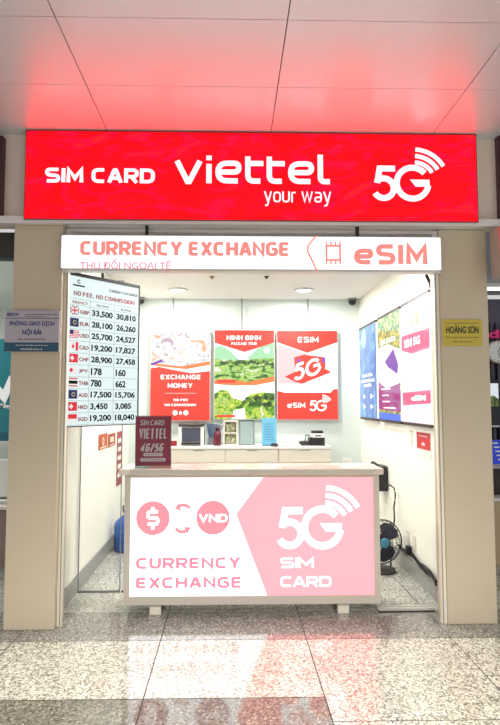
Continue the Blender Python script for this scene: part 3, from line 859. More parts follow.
o, hw, H, Q = rposter('wall_poster', 'green and violet lit poster on the right wall, the middle one of three', 378.8, 401, zt, zb, M['greenposter'])
MB().prism([Q(0, .62), Q(1, .6), Q(1, .92), Q(0, .9)][::-1], -.003, -.002).build('violet_field', M['magenta'], o)
MB().prism([Q(0, .3), Q(.5, .28), Q(1, .36), Q(1, .66), Q(.4, .7), Q(0, .62)][::-1], -.004, -.002).build('white_field', M['poster_white'], o)
MB().prism([Q(.35, .44), Q(.75, .34), Q(.95, .5), Q(.9, .58), Q(.5, .5)][::-1], -.005, -.004).build('violet_block', M['violet'], o)
MB().prism([Q(0, .93), Q(1, .94), Q(1, 1), Q(0, 1)][::-1], -.003, -.002).build('blue_band', mat('poster_blue', (44, 90, 180), .4, em=.7), o)
text_mb('SIM DATA', *QB(Q, .15, .85, .22, .27), bold=.03, y0=-.004, y1=-.002).build('lettering', M['poster_white'], o)
m = MB()
for k, (u0, u1, v_) in enumerate(((.15, .6, .7), (.2, .5, .76), (.2, .55, .82), (.25, .8, .88))): m.box(Q(u0, 0)[0], Q(u1, 0)[0], -.0045, -.003, Q(0, v_ + .012)[1], Q(0, v_)[1])
m.build('text_rules', M['poster_white'], o)
o, hw, H, Q = rposter('wall_poster', 'pale pink and white lit poster on the right wall, nearest the opening', 402.8, 431.5, zt, zb, M['paleposter'])
MB().prism([Q(0, .26), Q(1, .27), Q(1, .42), Q(.4, .43), Q(0, .38)][::-1], -.004, -.002).build('rose_band', M['rose'], o)
MB().prism([Q(0, .75), Q(1, .74), Q(1, .84), Q(0, .86)][::-1], -.004, -.002).build('rose_band', M['rose'], o)
text_mb('SIM 5G', *QB(Q, .12, .7, .3, .37), bold=.04, y0=-.006, y1=-.004).build('lettering', M['poster_white'], o)
text_mb('eSIM', *QB(Q, .35, .85, .775, .82), bold=.04, y0=-.006, y1=-.004).build('lettering', M['poster_white'], o)
m = MB(); q = Q(.6, .15); m.disc(q[0], q[1], .05, -.003, -.002, 14); q = Q(.4, .17); m.disc(q[0], q[1], .035, -.0034, -.002, 14); m.build('orange_spots', glow('pale_orange', (250, 200, 170), 1.0), o)

# small fixtures on the right wall
ya, za = atX(417.3, 455, XR); yb, zb_ = atX(431, 433, XR)
o = thing('wall_notice', 'small red and white notice on the right wall below the posters', 'notice', (XR - .004, (ya + yb) / 2, za), -PI / 2)
hw = (ya - yb) / 2; H = zb_ - za
MB().box(-hw, hw, 0, .004, 0, H).build('backing', M['white'], o)
MB().box(-hw + .008, hw - .008, -.001, 0, H * .3, H * .97).build('red_field', M['red'], o)
text_mb('NO SMOKING', -hw * .6, hw * .6, H * .8, H * .85, bold=.02, y0=-.003, y1=-.001).build('lettering', M['wtext'], o)
m = MB()
for k in range(3): m.box(-.04 + k * .03, -.022 + k * .03, -.003, -.001, H * .45, H * (.55 + .04 * (k % 2)))
m.build('symbols', M['wtext'], o)
def plate(name, label, cat, pxc, pyc, w, h_, grp=None, toggle=True):
    y_, z_ = atX(pxc, pyc, XR)
    o = thing(name, label, cat, (XR - .01, y_, z_ - h_ / 2), -PI / 2, grp)
    MB().rbox(-w / 2, w / 2, 0, .01, 0, h_, .003).build('plate', M['cream'], o)
    if toggle: MB().box(-w * .3, w * .3, -.004, 0, h_ * .25, h_ * .75).build('switch' if cat == 'switch' else 'socket', M['white'], o)
    return o
plate('light_switch', 'narrow cream switch plate on right wall beside the red notice', 'switch', 411.5, 437.5, .07, .13)
plate('wall_socket', 'cream socket on right wall, the one nearer the fan', 'socket', 408.5, 537, .07, .12, 'sockets above the right baseboard')
so = plate('wall_socket', 'cream socket with a black plug on right wall, the one nearer the opening', 'socket', 415, 542.5, .07, .12, 'sockets above the right baseboard')
y_, z_ = atX(412.5, 549, XR)
o = MB().rbox(XR - .06, XR - .012, y_ - .025, y_ + .025, z_ - .05, z_ + .03, .008).build('power_plug', M['dark']); tag(o, 'black power plug hanging below the right wall sockets', 'plug')
# black cable bundle on the baseboard
pts = []
for px, py in ((399, 546), (404, 551), (409, 552), (414, 557), (420, 565), (427, 571), (432, 575), (436.5, 583)):
    y_, z_ = atX(px, py, XR - .02); pts.append((XR - .022, y_, z_ + .008))
cb = MB(); cb.tube(pts, .013, 7); cb.tube([(p[0], p[1], p[2] - .02 + .012 * math.sin(i * 2.3)) for i, p in enumerate(pts)], .009, 6); cb.tube([(p[0] - .004, p[1], p[2] + .02 + .01 * math.cos(i * 2)) for i, p in enumerate(pts[2:])], .005, 6)
tag(cb.build('cable_bundle', M['dark'], smooth=True), 'messy black cable bundle running along top of the right baseboard', 'cable')
# black wall device + cord
y0_, z0_ = 6, atY(384, 491, 6.0)[1]
dv = thing('wall_charger_box', 'black equipment box on the right wall behind the end of the counter', 'device', (XR, 6.08, z0_), -PI / 2)
hh_ = atY(384, 466, 6.0)[1] - z0_
MB().rbox(-.12, .12, -.15, -.0, 0, hh_, .02).build('casing', M['dark'], dv, True)
MB().box(-.09, .09, -.154, -.15, .02, hh_ * .4).build('grey_label', M['grey'], dv)
MB().tube([(-.12, -.1, hh_ * .8), (-.14, -.11, hh_ + .015), (.0, -.12, hh_ + .03), (.1, -.1, hh_ + .005)], .012, 8).build('carry_handle', M['dark'], dv, True)
pts = []
for px, py in ((386, 486), (390, 485), (394, 488), (395.5, 495), (394, 508), (394.5, 520), (393, 530)):
    y_, z_ = 5.62, atY(px, py, 5.62)[1]; pts.append((min(atY(px, py, 5.62)[0], XR - .012), y_, z_))
tag(MB().tube(pts, .008, 7).build('electric_cable', M['dark'], smooth=True), 'thin black cord looping down the right wall to the fan', 'cable')
tag(MB().tube([(x - .03 + .05 * math.cos(t), 5.58, z + .045 * math.sin(t)) for t in [k * 2 * PI / 14 for k in range(14)] for (x, y, z) in [pts[3]]], .004, 6, True).build('cord_coil', M['white'], smooth=True), 'small white loop of cord hanging on the right wall', 'cable')

# ================================================================== FAN
FX, FY = atZ(384, 572); FZ = .275
fan = thing('floor_fan', 'dark floor fan with blue hub beside the right wall', 'fan', (1.43, 5.42, 0), math.radians(12))
m = MB()
m.lathe([(.0001, .0), (.14, .0), (.15, .012), (.12, .03), (.03, .04), (.0001, .04)], n=28); m.build('base', M['darkgrey'], fan, True)
MB().tube([(0, .05, .035), (0, .07, .16), (0, .05, FZ)], .016).tube([(-.1, .0, .03), (-.12, .03, .15), (-.11, .04, FZ)], .008).tube([(.1, .0, .03), (.12, .03, .15), (.11, .04, FZ)], .008).build('stand', M['darkgrey'], fan, True)
MB().lathe([(.0001, .02), (.05, .02), (.06, .05), (.055, .12), (.03, .15), (.0001, .15)], (0, 0, FZ), 'Y').build('motor', M['dark'], fan, True)
m = MB(); Rg = .205
for rr, yy in ((Rg, -.02), (Rg * .97, -.045), (Rg * .8, -.065), (Rg * .6, -.078), (Rg * .4, -.084), (Rg * .97, .03), (Rg * .7, .06), (Rg * .4, .07)):
    m.tube([(rr * math.cos(2 * PI * k / 32), yy, FZ + rr * math.sin(2 * PI * k / 32)) for k in range(32)], .003 if rr < Rg else .006, 5, True)
for k in range(28):
    a = 2 * PI * k / 28; c_, s_ = math.cos(a), math.sin(a)
    m.tube([(.045 * c_, -.086, FZ + .045 * s_), (.12 * c_, -.08, FZ + .12 * s_), (.19 * c_, -.055, FZ + .19 * s_), (Rg * c_, -.02, FZ + Rg * s_), (.19 * c_, .035, FZ + .19 * s_), (.06 * c_, .07, FZ + .06 * s_)], .0016, 4)
m.build('guard', M['darkgrey'], fan, True)
m = MB(); MBb = mat('fan_blade_slate', (52, 54, 74), .3)
for k in range(3):
    a0 = math.radians(55 + 120 * k); ring = []
    prof = [(.03, -.4), (.10, -.75), (.165, -.72), (.19, -.4), (.19, .1), (.18, .45), (.14, .7), (.08, .6), (.035, .5)]
    m2 = MB(); m2.prism([(r_ * math.cos(a0 + t_), r_ * math.sin(a0 + t_)) for r_, t_ in prof], -.028, -.024)
    m2.move(lambda x, y, z: (x, y + .025 * math.sin((math.atan2(z, x) - a0)), z + FZ)); m2.build('blade', MBb, fan)
MB().lathe([(.0001, -.095), (.04, -.093), (.046, -.086), (.046, -.07), (.0001, -.07)], (0, 0, FZ), 'Y').build('hub_badge', mat('hub_blue', (70, 140, 170), .3), fan, True)
x_, y_ = atZ(394.5, 572); o = MB().rbox(x_ - .03, x_ + .03, y_ - .02, y_ + .02, 0, .022, .005).build('power_adapter', M['white']); tag(o, 'small white power adapter lying on the floor by the fan', 'adapter')

# ================================================================== BACK CABINET AND WHAT STANDS ON IT
YK = 6.72
a = atY(171, 446.5, YK); b = atY(331.5, 446.5, YK); ztc = (a[1] + b[1]) / 2; cx = (a[0] + b[0]) / 2; hw = (b[0] - a[0]) / 2
kb = thing('drawer_cabinet', 'long white cabinet with three drawers along the back wall', 'cabinet', (cx, YK, 0))
zd0 = atY(250, 462.5, YK)[1]
MB().box(-hw + .005, hw - .005, .02, .46, 0, ztc - .03).build('body', M['cream'], kb)
MB().box(-hw - .004, hw + .004, -.01, .465, ztc - .03, ztc).build('top_board', M['white'], kb)
for k, (p0, p1) in enumerate(((171.5, 225.2), (226, 278), (278.9, 331))):
    q0, q1 = atY(p0, 450, YK)[0] - cx, atY(p1, 450, YK)[0] - cx
    d_ = MB().rbox(q0 + .004, q1 - .004, .0, .02, zd0, ztc - .036, .003).build('drawer', M['cream'], kb)
    MB().box((q0 + q1) / 2 - .06, (q0 + q1) / 2 + .06, -.004, 0, ztc - .05, ztc - .042).build('finger_pull', M['grey'], d_)
    MB().rbox(q0 + .004, q1 - .004, .0, .02, .08, zd0 - .012, .003).build('door', M['cream'], kb)
def on(px, Y): return atY(px, 440, Y)[0]
def topz(py, Y): return atY(250, py, Y)[1]
# printer
Yp = 6.86; xa, xb = on(178, Yp), on(204, Yp); hp = topz(424, Yp) - ztc
pr = thing('printer', 'compact white printer with dark front on the back cabinet', 'printer', ((xa + xb) / 2, Yp, ztc)); w = (xb - xa) / 2
m = MB(); m.rbox(-w, -w + .045, 0, .22, 0, hp - .03, .008); m.rbox(w - .045, w, 0, .22, 0, hp - .03, .008); m.rbox(-w, w, .02, .22, 0, hp - .03, .006); m.build('body', M['white'], pr, True)
MB().box(-w + .045, w - .045, .0, .02, .05, hp - .05).build('front_panel', mat('slate_front', (70, 76, 92), .3), pr)
MB().box(-w + .045, w - .045, -.05, .02, .02, .034).build('paper_tray', M['dark'], pr)
MB().rbox(-w + .005, w - .005, -.01, .22, hp - .03, hp, .008).build('scanner_lid', M['darkgrey'], pr, True)
# leaflets in a holder
Yp = 7.02; x_ = on(212.5, Yp)
lf = thing('leaflet_holder', 'holder with fanned blue grey leaflets next to the printer', 'leaflets', (x_, Yp, ztc))
MB().box(-.06, .06, -.04, .04, 0, .01).box(-.06, .06, -.042, -.038, 0, .09).build('holder', M['grey'], lf)
for k in range(5):
    an = math.radians(-10 + 8 * k); hl = .25
    MB().prism([(-.012 + .006 * k - .02, .01), (.02 + .006 * k, .01), (.02 + .006 * k + math.sin(an) * hl, .01 + hl * math.cos(an)), (-.03 + .006 * k + math.sin(an) * hl, .0 + hl * math.cos(an))], -.02 + .01 * k, -.014 + .01 * k).build('leaflet', mat('leaflet_blue', (70 + 20 * k, 90 + 14 * k, 120 + 10 * k), .4), lf)
# dark red bottle
Yp = 6.86; x_ = on(217.5, Yp)
bo = thing('thermos', 'dark red round shouldered bottle between leaflets and picture stand', 'bottle', (x_, Yp, ztc))
MB().lathe([(.0001, 0), (.042, 0), (.046, .01), (.046, .12), (.04, .155), (.022, .175), (.022, .18)], n=20).build('body', mat('bottle_maroon', (96, 20, 40), .3), bo, True)
MB().lathe([(.024, .18), (.026, .185), (.026, .215), (.0001, .22)], n=20).build('cap', mat('cap_maroon', (60, 16, 28), .4), bo, True)
# picture stand
Yp = 6.88; xa, xb = on(223.5, Yp), on(237.5, Yp); w = (xb - xa) / 2; hp = topz(420.5, Yp) - ztc
ps = thing('display_frame', 'white shelf frame holding small green pictures on the back cabinet', 'frame', ((xa + xb) / 2, Yp, ztc))
MB().box(-w, -w + .014, 0, .08, 0, hp).box(w - .014, w, 0, .08, 0, hp).box(-w + .014, w - .014, 0, .08, 0, .014).box(-w + .014, w - .014, 0, .08, hp - .014, hp).box(-w + .014, w - .014, 0, .08, hp * .48, hp * .48 + .012).box(-w, w, .08, .086, 0, hp).build('frame', M['cream'], ps)
gp = ramp_mat('tiny_picture_print', [(.35, (60, 84, 50)), (.5, (140, 150, 90)), (.65, (220, 220, 200))], 22)
for z0, z1 in ((.03, hp * .44), (hp * .55, hp - .03)):
    MB().box(-w + .022, -.003, .06, .066, z0, z1).build('picture', gp, ps); MB().box(.006, w - .022, .05, .056, z0, z1 - .02).build('picture', gp, ps)
# clear holder
Yp = 6.9; xa, xb = on(238.8, Yp), on(254.5, Yp); w = (xb - xa) / 2; hp = topz(420, Yp) - ztc
ah = thing('document_holder', 'clear acrylic document holder with white sheet on back cabinet', 'holder', ((xa + xb) / 2, Yp, ztc))
MB().box(-w, w, 0, .004, 0, hp).box(-w, w, .012, .016, 0, hp).box(-w, w, -.03, .08, 0, .004).build('acrylic_body', M['acryl'], ah)
MB().box(-w + .02, w - .02, .006, .009, .01, hp - .02).build('sheet', mat('paper_white', (222, 228, 226), .6), ah)
m = MB().box(-w, -w + .006, -.002, .018, 0, hp).box(w - .006, w, -.002, .018, 0, hp); m.build('edge_rail', M['grey'], ah)
# blue sheet
Yp = 6.84; xa, xb = on(262, Yp), on(276.5, Yp); w = (xb - xa) / 2; hp = topz(418, Yp) - ztc
bs = thing('blue_info_stand', 'light blue information sheet standing upright on the back cabinet', 'stand', ((xa + xb) / 2, Yp, ztc))
MB().box(-w, w, 0, .004, .006, hp).build('sheet', mat('sky_blue_sheet', (112, 186, 220), .5), bs)
MB().box(-w, w, -.03, .05, 0, .006).build('foot_plate', M['dark'], bs)
m = MB()
for k in range(7): m.box(-w * .7, w * (.7 - .1 * (k % 3)), -.001, 0, hp * (.2 + .095 * k), hp * (.2 + .095 * k) + .008)
m.build('text_rules', mat('faint_blue_ink', (70, 130, 180), .5), bs)
# papers and mouse
Yp = 6.82; x_ = on(274, Yp)
o = MB().lathe([(.0001, 0), (.045, 0), (.05, .012), (.04, .028), (.02, .036), (.0001, .038)], (x_, Yp - .07, ztc), n=18).build('computer_mouse', M['dark'], smooth=True); tag(o, 'small black mouse lying in front of the blue sheet', 'mouse')
xa, xb = on(283, Yp), on(300, Yp)
pp = thing('paper_stack', 'low stack of loose white papers between mouse and card terminal', 'papers', ((xa + xb) / 2, Yp, ztc))
for k in range(4):
    m = MB().box(-.1, .1, -.06, .08, .005 * k, .005 * k + .0045); a_ = math.radians(-6 + 5 * k)
    m.move(lambda x, y, z: (x * math.cos(a_) - y * math.sin(a_), x * math.sin(a_) + y * math.cos(a_), z)); m.build('sheet', M['white'], pp)
# card terminal
Yp = 6.82; xa, xb = on(300, Yp), on(325, Yp); w = (xb - xa) / 2; hp = topz(431, Yp) - ztc
tm = thing('label_terminal', 'black and white desktop terminal at the right end of the cabinet', 'terminal', ((xa + xb) / 2, Yp, ztc))
MB().rbox(-w * .25, w, 0, .18, 0, hp * .55, .012).build('body', M['dark'], tm, True)
MB().rbox(-w * .02, w * .92, -.008, .17, hp * .55, hp * .82, .008).build('white_hood', M['white'], tm, True)
MB().rbox(0, w * .88, .01, .16, hp * .82, hp, .01).build('lid', M['dark'], tm, True)
MB().rbox(-w, -w * .3, .02, .12, 0, hp * .3, .008).build('keypad', M['darkgrey'], tm, True)
MB().box(w * .2, w * .7, -.01, -.008, hp * .64, hp * .72).build('slot', M['dark'], tm)
MB().tube([(-w * .55, .05, hp * .3), (-w * .5, .03, hp * .7), (-w * .2, .04, hp * .7)], .008).build('cord', M['dark'], tm, True)
# small red box by the printer
x_ = on(173.5, 6.84)
o = MB().rbox(x_ - .03, x_ + .04, 6.8, 6.86, ztc, ztc + .06, .004).build('gift_box', mat('deep_red_card', (140, 20, 40), .5)); tag(o, 'small dark red box at the left end of the cabinet', 'box')
xs_, zs_ = atY(347, 461, YB)
o = thing('wall_socket', 'white socket low on the back wall right of the cabinet', 'socket', (xs_, YB - .01, zs_ - .05))
MB().rbox(-.06, .06, 0, .01, 0, .09, .003).build('plate', M['white'], o); MB().box(-.03, .03, -.003, 0, .025, .065).build('socket', M['cream'], o)

# ================================================================== LEFT SIDE OF THE KIOSK
x_, y_ = -1.13, 6.22
wb = thing('water_bottle', 'large blue water cooler bottle on the floor by the left wall', 'bottle', (x_, y_, 0))
MB().lathe([(.0001, 0), (.125, 0), (.135, .015), (.135, .08), (.128, .09), (.135, .10), (.135, .17), (.128, .18), (.135, .19), (.135, .27), (.12, .31), (.06, .36), (.03, .38), (.03, .4)], n=28).build('body', M['blueplastic'], wb, True)
MB().lathe([(.035, .395), (.036, .4), (.036, .43), (.0001, .435)], n=20).build('cap', mat('cap_blue', (30, 60, 140), .4), wb, True)
MB().tube([(-.035, 0, .41), (-.04, -.03, .47), (0, -.04, .49), (.04, -.03, .47), (.035, 0, .41)], .007).build('carry_handle', M['darkgrey'], wb, True)
def lposter(name, label, cat, xa, xb, ytop, ybot, m_, grp=None):
    Ya, zt_ = atX(xa, ytop, XL); Yb, _ = atX(xb, ytop, XL); zb__ = atX(xa, ybot, XL)[1]
    o = thing(name, label, cat, (XL + .001, (Ya + Yb) / 2, zb__), PI / 2, grp); hw = (Yb - Ya) / 2
    MB().box(-hw, hw, -.004, 0, 0, zt_ - zb__).build('panel', m_, o)
    return o, hw, zt_ - zb__
sk = mat('orange_brown_print', (186, 84, 44), .5)
o, hw, H = lposter('wall_sticker', 'orange square sticker on left wall, nearer the opening', 'sticker', 98.5, 107, 435, 450.5, sk, 'stickers on the left wall')
m = MB().strip(arc(0, H * .5, H * .22, 0, 360, 16)[:-1], .02, -.006, -.004, True); m.box(-hw * .7, hw * .7, -.006, -.004, H * .08, H * .16); m.build('symbol', mat('pale_print', (240, 220, 190), .5), o)
o, hw, H = lposter('wall_sticker', 'dark orange square sticker on left wall, farther from the opening', 'sticker', 108, 115, 434.5, 447.5, mat('dark_orange_print', (168, 66, 40), .5), 'stickers on the left wall')
m = MB().box(-hw * .5, hw * .5, -.006, -.004, H * .35, H * .75).box(-hw * .7, hw * .7, -.006, -.004, H * .08, H * .16); m.build('symbol', mat('pale_print_two', (240, 220, 190), .5), o)
o, hw, H = lposter('wall_notice', 'tall narrow dark red notice on the left wall past the stickers', 'notice', 117, 121.5, 432, 486, mat('dark_red_print', (150, 24, 50), .4))
m = MB()
for k in range(5): m.box(-hw * .7, hw * .7, -.006, -.004, H * (.15 + .16 * k), H * (.15 + .16 * k) + .05)
m.build('white_photos', M['white'], o)

# ================================================================== KIOSK CEILING FIXTURES
def downlight(px, py, label, pos=None):
    X, Y = pos if pos else atZ(px, py, KC)
    o = thing('downlight', label, 'ceiling light', (X, Y, KC), 0, 'round downlights in the kiosk ceiling')
    MB().lathe([(.085, -.001), (.115, -.001), (.12, -.008), (.112, -.016), (.09, -.018), (.085, -.012)], n=32, cap=False).build('ring', M['alu'], o, True)
    MB().lathe([(.0001, -.006), (.088, -.006), (.088, -.012), (.0001, -.013)], n=32).build('diffuser', M['lamp'], o)
    ld = bpy.data.lights.new('downlight_lamp', 'AREA'); ld.shape = 'DISK'; ld.size = .17; ld.energy = DL; ld.color = (1.0, .985, .94)
    lo = bpy.data.objects.new('downlight_lamp', ld); COL.objects.link(lo); lo.parent = o; lo.location = (0, 0, -.02)
DL = 31
downlight(178, 289.5, 'round lit downlight in the kiosk ceiling, the left of the visible two')
downlight(304, 289.5, 'round lit downlight in the kiosk ceiling, the right of the visible two')
p1 = atZ(178, 289.5, KC); p2 = atZ(304, 289.5, KC)
downlight(0, 0, 'added unseen downlight nearest the opening, left side, screened by the hanging lightbox', (p1[0], 4.85))  # this pair is added for extra kiosk light, out of sight
downlight(0, 0, 'added unseen downlight nearest the opening, right side, screened by the hanging lightbox', (p2[0], 4.85))
def dome(px, py, label, dx=0):
    X, Z = atY(px, py, YB - .1)
    o = thing('dome_camera', label, 'camera', (X, YB - .09, KC), 0, 'dome cameras in the back corners')
    MB().lathe([(.06, 0), (.06, -.02), (.045, -.03)], n=24).build('mount', M['grey'], o, True)
    MB().lathe([(.045, -.02), (.05, -.04), (.042, -.07), (.02, -.085), (.0001, -.088)], n=24, cap=False).build('dome', M['dark'], o, True)
dome(352.5, 303, 'small grey and black dome camera in the right rear ceiling corner')
dome(140, 303, 'small black dome camera in the left rear ceiling corner beside the rate screen')
for px, py, lab in ((212, 276.5, 'tiny brass sprinkler head in the kiosk ceiling, left one'), (266.5, 276.5, 'tiny black sprinkler head in the kiosk ceiling, right one')):
    X, Y = atZ(px, py, KC)
    o = MB().lathe([(.0001, 0), (.028, 0), (.026, -.006), (.01, -.01), (.008, -.02), (.014, -.022), (.014, -.025), (.0001, -.026)], (X, Y, KC), n=16).build('sprinkler', M['dark'] if px > 240 else mat('dull_brass', (140, 120, 90), .4, .6), smooth=True)
    tag(o, lab, 'sprinkler', 'sprinklers in the kiosk ceiling')
pts = [(atY(px, py, 4.6)[0], 4.6, atY(px, py, 4.6)[1]) for px, py in ((424, 262), (425, 270), (427, 277), (430, 283), (431, 288))]
tag(MB().tube(pts, .014, 8).build('black_cord', M['dark'], smooth=True), 'thick black cord hanging at the top right corner of the opening', 'cable')

# ================================================================== PLAQUES ON THE PILLARS
a = atY(442.5, 346, YF); b = atY(481.5, 319.5, YF); cx = (a[0] + b[0]) / 2; hw = (b[0] - a[0]) / 2; H = b[1] - a[1]
o = thing('brass_plaque', 'yellow metal plaque with dark lettering on the right pillar', 'plaque', (cx, YF - .006, a[1]))
MB().rbox(-hw, hw, 0, .006, 0, H, .002).build('plate', M['gold'], o)
text_mb('HOÀNG SƠN', -hw * .82, hw * .82, H * .47, H * .80, bold=.035, y0=-.001).build('lettering', M['goldtext'], o)
text_mb('CÔNG TY TNHH THƯƠNG MẠI VÀ DỊCH VỤ', -hw * .82, hw * .82, H * .83, H * .88, bold=.01, y0=-.001).build('lettering', M['goldtext'], o)
m = MB(); text_mb('Địa chỉ: Sân bay quốc tế Nội Bài, Hà Nội', -hw * .82, hw * .82, H * .29, H * .35, bold=.01, y0=-.001, mb=m); text_mb('Mã số thuế', -hw * .45, hw * .45, H * .14, H * .19, bold=.01, y0=-.001, mb=m); m.build('small_print', M['goldtext'], o)

YQ = YF - .07
a = atY(4, 351.5, YQ); b = atY(59.5, 310.5, YQ); cx = (a[0] + b[0]) / 2; hw = (b[0] - a[0]) / 2; H = b[1] - a[1]
o = thing('bank_plaque', 'silver and blue bank office plaque on the left pillar', 'plaque', (cx, YQ, a[1]))
MB().rbox(-hw, hw, 0, .03, 0, H, .003).build('plate', M['plaque'], o)
MB().box(-hw, hw, -.001, 0, 0, H * .22).build('teal_band', M['tealband'], o)
MB().box(-hw, hw, -.001, 0, H * .80, H * .815).build('rule', M['navy'], o)
text_mb('BIDV', -hw * .92, -hw * .48, H * .86, H * .94, bold=.03, y0=-.001).build('lettering', M['navy'], o)
m = MB(); text_mb('NGÂN HÀNG TMCP ĐẦU TƯ VÀ PHÁT TRIỂN', -hw * .28, hw * .92, H * .885, H * .93, bold=.01, y0=-.001, mb=m); text_mb('CHI NHÁNH NỘI BÀI', -hw * .28, hw * .5, H * .835, H * .87, bold=.0, y0=-.001, mb=m)
text_mb('Điện thoại: 024.3584.0076', -hw * .5, hw * .5, H * .27, H * .32, bold=.01, y0=-.001, mb=m); m.build('small_print', M['blackink'], o)
text_mb('PHÒNG GIAO DỊCH', -hw * .82, hw * .82, H * .60, H * .76, bold=.03, y0=-.001).build('lettering', M['navy'], o)
text_mb('NỘI BÀI', -hw * .35, hw * .35, H * .38, H * .56, bold=.03, y0=-.001).build('lettering', M['navy'], o)
m = MB(); text_mb('www.bidv.com.vn', -hw * .4, hw * .4, H * .04, H * .085, y0=-.002, y1=-.001, mb=m); text_mb('Website', -hw * .6, hw * .6, H * .14, H * .165, y0=-.002, y1=-.001, mb=m); m.build('small_print', M['wtext'], o)

# ================================================================== NEIGHBOUR BOOTH, LEFT
YL = 6.6
struct(MB().box(-5.4, -1.42, 8.2, 8.3, 0, 3.0).build('wall_left_neighbour', mat('neighbour_wall_paint', (226, 230, 220), .6)))
struct(MB().box(-5.4, -1.42, 4.6, 8.2, 2.95, 3.0).build('ceiling_left_neighbour', mat('neighbour_ceiling_paint', (228, 232, 226), .6)))
struct(MB().box(-5.4, -1.61, 4.26, 4.36, 2.70, 2.9).build('trim_10', M['darkgrey']))
x1_, zt_ = atY(13, 339, YL); _, zb__ = atY(8, 441, YL)
bp = thing('teal_bank_panel', 'teal bank backdrop panel with big white V behind the left pillar', 'panel', (x1_ - .75, YL, 0))
MB().box(-1.0, 1.0, 0, .05, zb__, zt_).build('board', M['teal'], bp)
MB().box(-1.0, 1.0, -.004, 0, zb__, zb__ + .1).build('dark_band', mat('deep_teal', (16, 86, 104), .4), bp)
for xx in (-.85, .85): MB().box(xx - .02, xx + .02, .01, .04, 0, zb__).build('post', M['alu'], bp)
L = frame_at(YL, x1_ - .75, 0)
q = L(13, 377); q2 = L(5, 397)
m = MB().strip([(q2[0] - .22, q[1]), (q2[0] - .01, q2[1]), (q[0], q[1])], .09, -.004, 0); m.build('lettering', M['wtext'], bp)
a = L(0, 409.5); b = L(10, 403.5); text_mb('Đông', a[0], b[0], a[1], b[1], bold=.02, y0=-.004).build('lettering', M['wtext'], bp)
# its desk
x1_ = atY(12, 500, 5.4)[0]; zt_ = atY(10, 500, 5.4)[1]; zt_ = min(zt_, .72)
dk = thing('bank_desk', 'grey brown desk of the neighbouring booth behind the left pillar', 'desk', (-2.6, 5.4, 0))
hx = .95; zt_ = atY(5, 506, 5.4)[1]
MB().box(-hx, hx, .02, .05, .05, zt_ - .03).build('front_panel', M['deskbrown'], dk)
for xx in (-hx + .02, hx - .02): MB().box(xx - .02, xx + .02, .0, .6, 0, zt_ - .03).build('side_panel', M['deskbrown'], dk)
MB().rbox(-hx - .02, hx + .02, -.03, .62, zt_ - .03, zt_, .004).build('desk_top', M['cream'], dk)
x_ = atY(3, 490, 5.5)[0]
o = thing('desk_monitor', 'white plastic monitor back standing on the neighbouring desk at far left', 'monitor', (x_ - .12, 5.55, zt_))
MB().rbox(-.2, .2, 0, .05, .06, .42, .01).build('screen_housing', M['white'], o, True)
MB().box(-.03, .03, .02, .05, 0, .07).build('neck', M['white'], o); MB().rbox(-.1, .1, -.04, .12, 0, .01, .004).build('foot', M['white'], o)
for k, (py, c_) in enumerate(((480, (60, 80, 60)), (486, (230, 230, 235)), (491, (60, 60, 130)))):
    pass
o = thing('file_stack', 'small pile of files and papers on the desk at far left', 'files', (atY(7, 500, 5.75)[0] - .02, 5.85, zt_))
for k, c_ in enumerate(((90, 100, 90), (230, 230, 235), (70, 76, 150), (225, 225, 225), (150, 40, 70))):
    MB().box(-.1 + .005 * k, .1 - .004 * k, -.07, .07, .02 * k, .02 * k + .018).build('file', mat('file_cover', c_, .5), o)

# ================================================================== NEIGHBOUR SHOP, RIGHT
YR = 7.4
struct(MB().box(1.78, 6.4, YR + .09, YR + .19, 0, 3.0).build('wall_right_neighbour', mat('grey_wall_paint', (92, 88, 104), .6)))
struct(MB().box(1.78, 6.4, 4.5, YR + .06, 3.05, 3.1).build('ceiling_right_neighbour', mat('neighbour_ceiling_grey', (150, 150, 160), .6)))
sl = MB()
for k in range(50):
    x_ = 1.95 + k * .085
    sl.box(x_, x_ + .04, YR, YR + .05, .0, 2.66)
sp = sl.build('slat_panel', mat('dark_slat_purple_grey', (74, 70, 86), .5)); tag(sp, 'dark vertical slat wall panelling behind the right pillar', 'wall panelling')
a = atY(487, 335, YR - .01)[0]; z0_, z1_ = atY(490, 338.5, YR)[1], atY(490, 330, YR)[1]
o = text_mb('dicom', a, a + .75, z0_, z1_, bold=.03, y0=-.05, y1=-.001).move(lambda x, y, z: (x, YR + y, z)).build('wall_lettering', mat('magenta_letters', (210, 50, 120), .4, em=.05)); tag(o, 'pink raised letters on the slat wall above the clock', 'lettering')
cx_, cz_ = atY(497, 352, YR); r_ = .155
ck = thing('wall_clock', 'round white wall clock with pale gold rim on the slat wall', 'clock', (cx_, YR - .001, cz_ - r_))
MB().lathe([(.0001, 0), (r_, 0), (r_, -.03), (r_ * .93, -.04), (r_ * .9, -.03)], (0, 0, r_), 'Y', 36).build('case', mat('pale_gold', (206, 196, 160), .3, .4), ck, True)
MB().disc(0, r_, r_ * .89, -.032, -.028).build('dial', M['white'], ck)
MB().strip([(0, r_), (.03, r_ + .07)], .008, -.036, -.034).strip([(0, r_), (.035, r_ - .10)], .006, -.038, -.036).build('hands', M['dark'], ck)
m = MB()
for k in range(12):
    a_ = k * PI / 6; m.strip([(r_ * .74 * math.cos(a_), r_ + r_ * .74 * math.sin(a_)), (r_ * .83 * math.cos(a_), r_ + r_ * .83 * math.sin(a_))], .008, -.035, -.032)
m.build('hour_marks', M['dark'], ck)
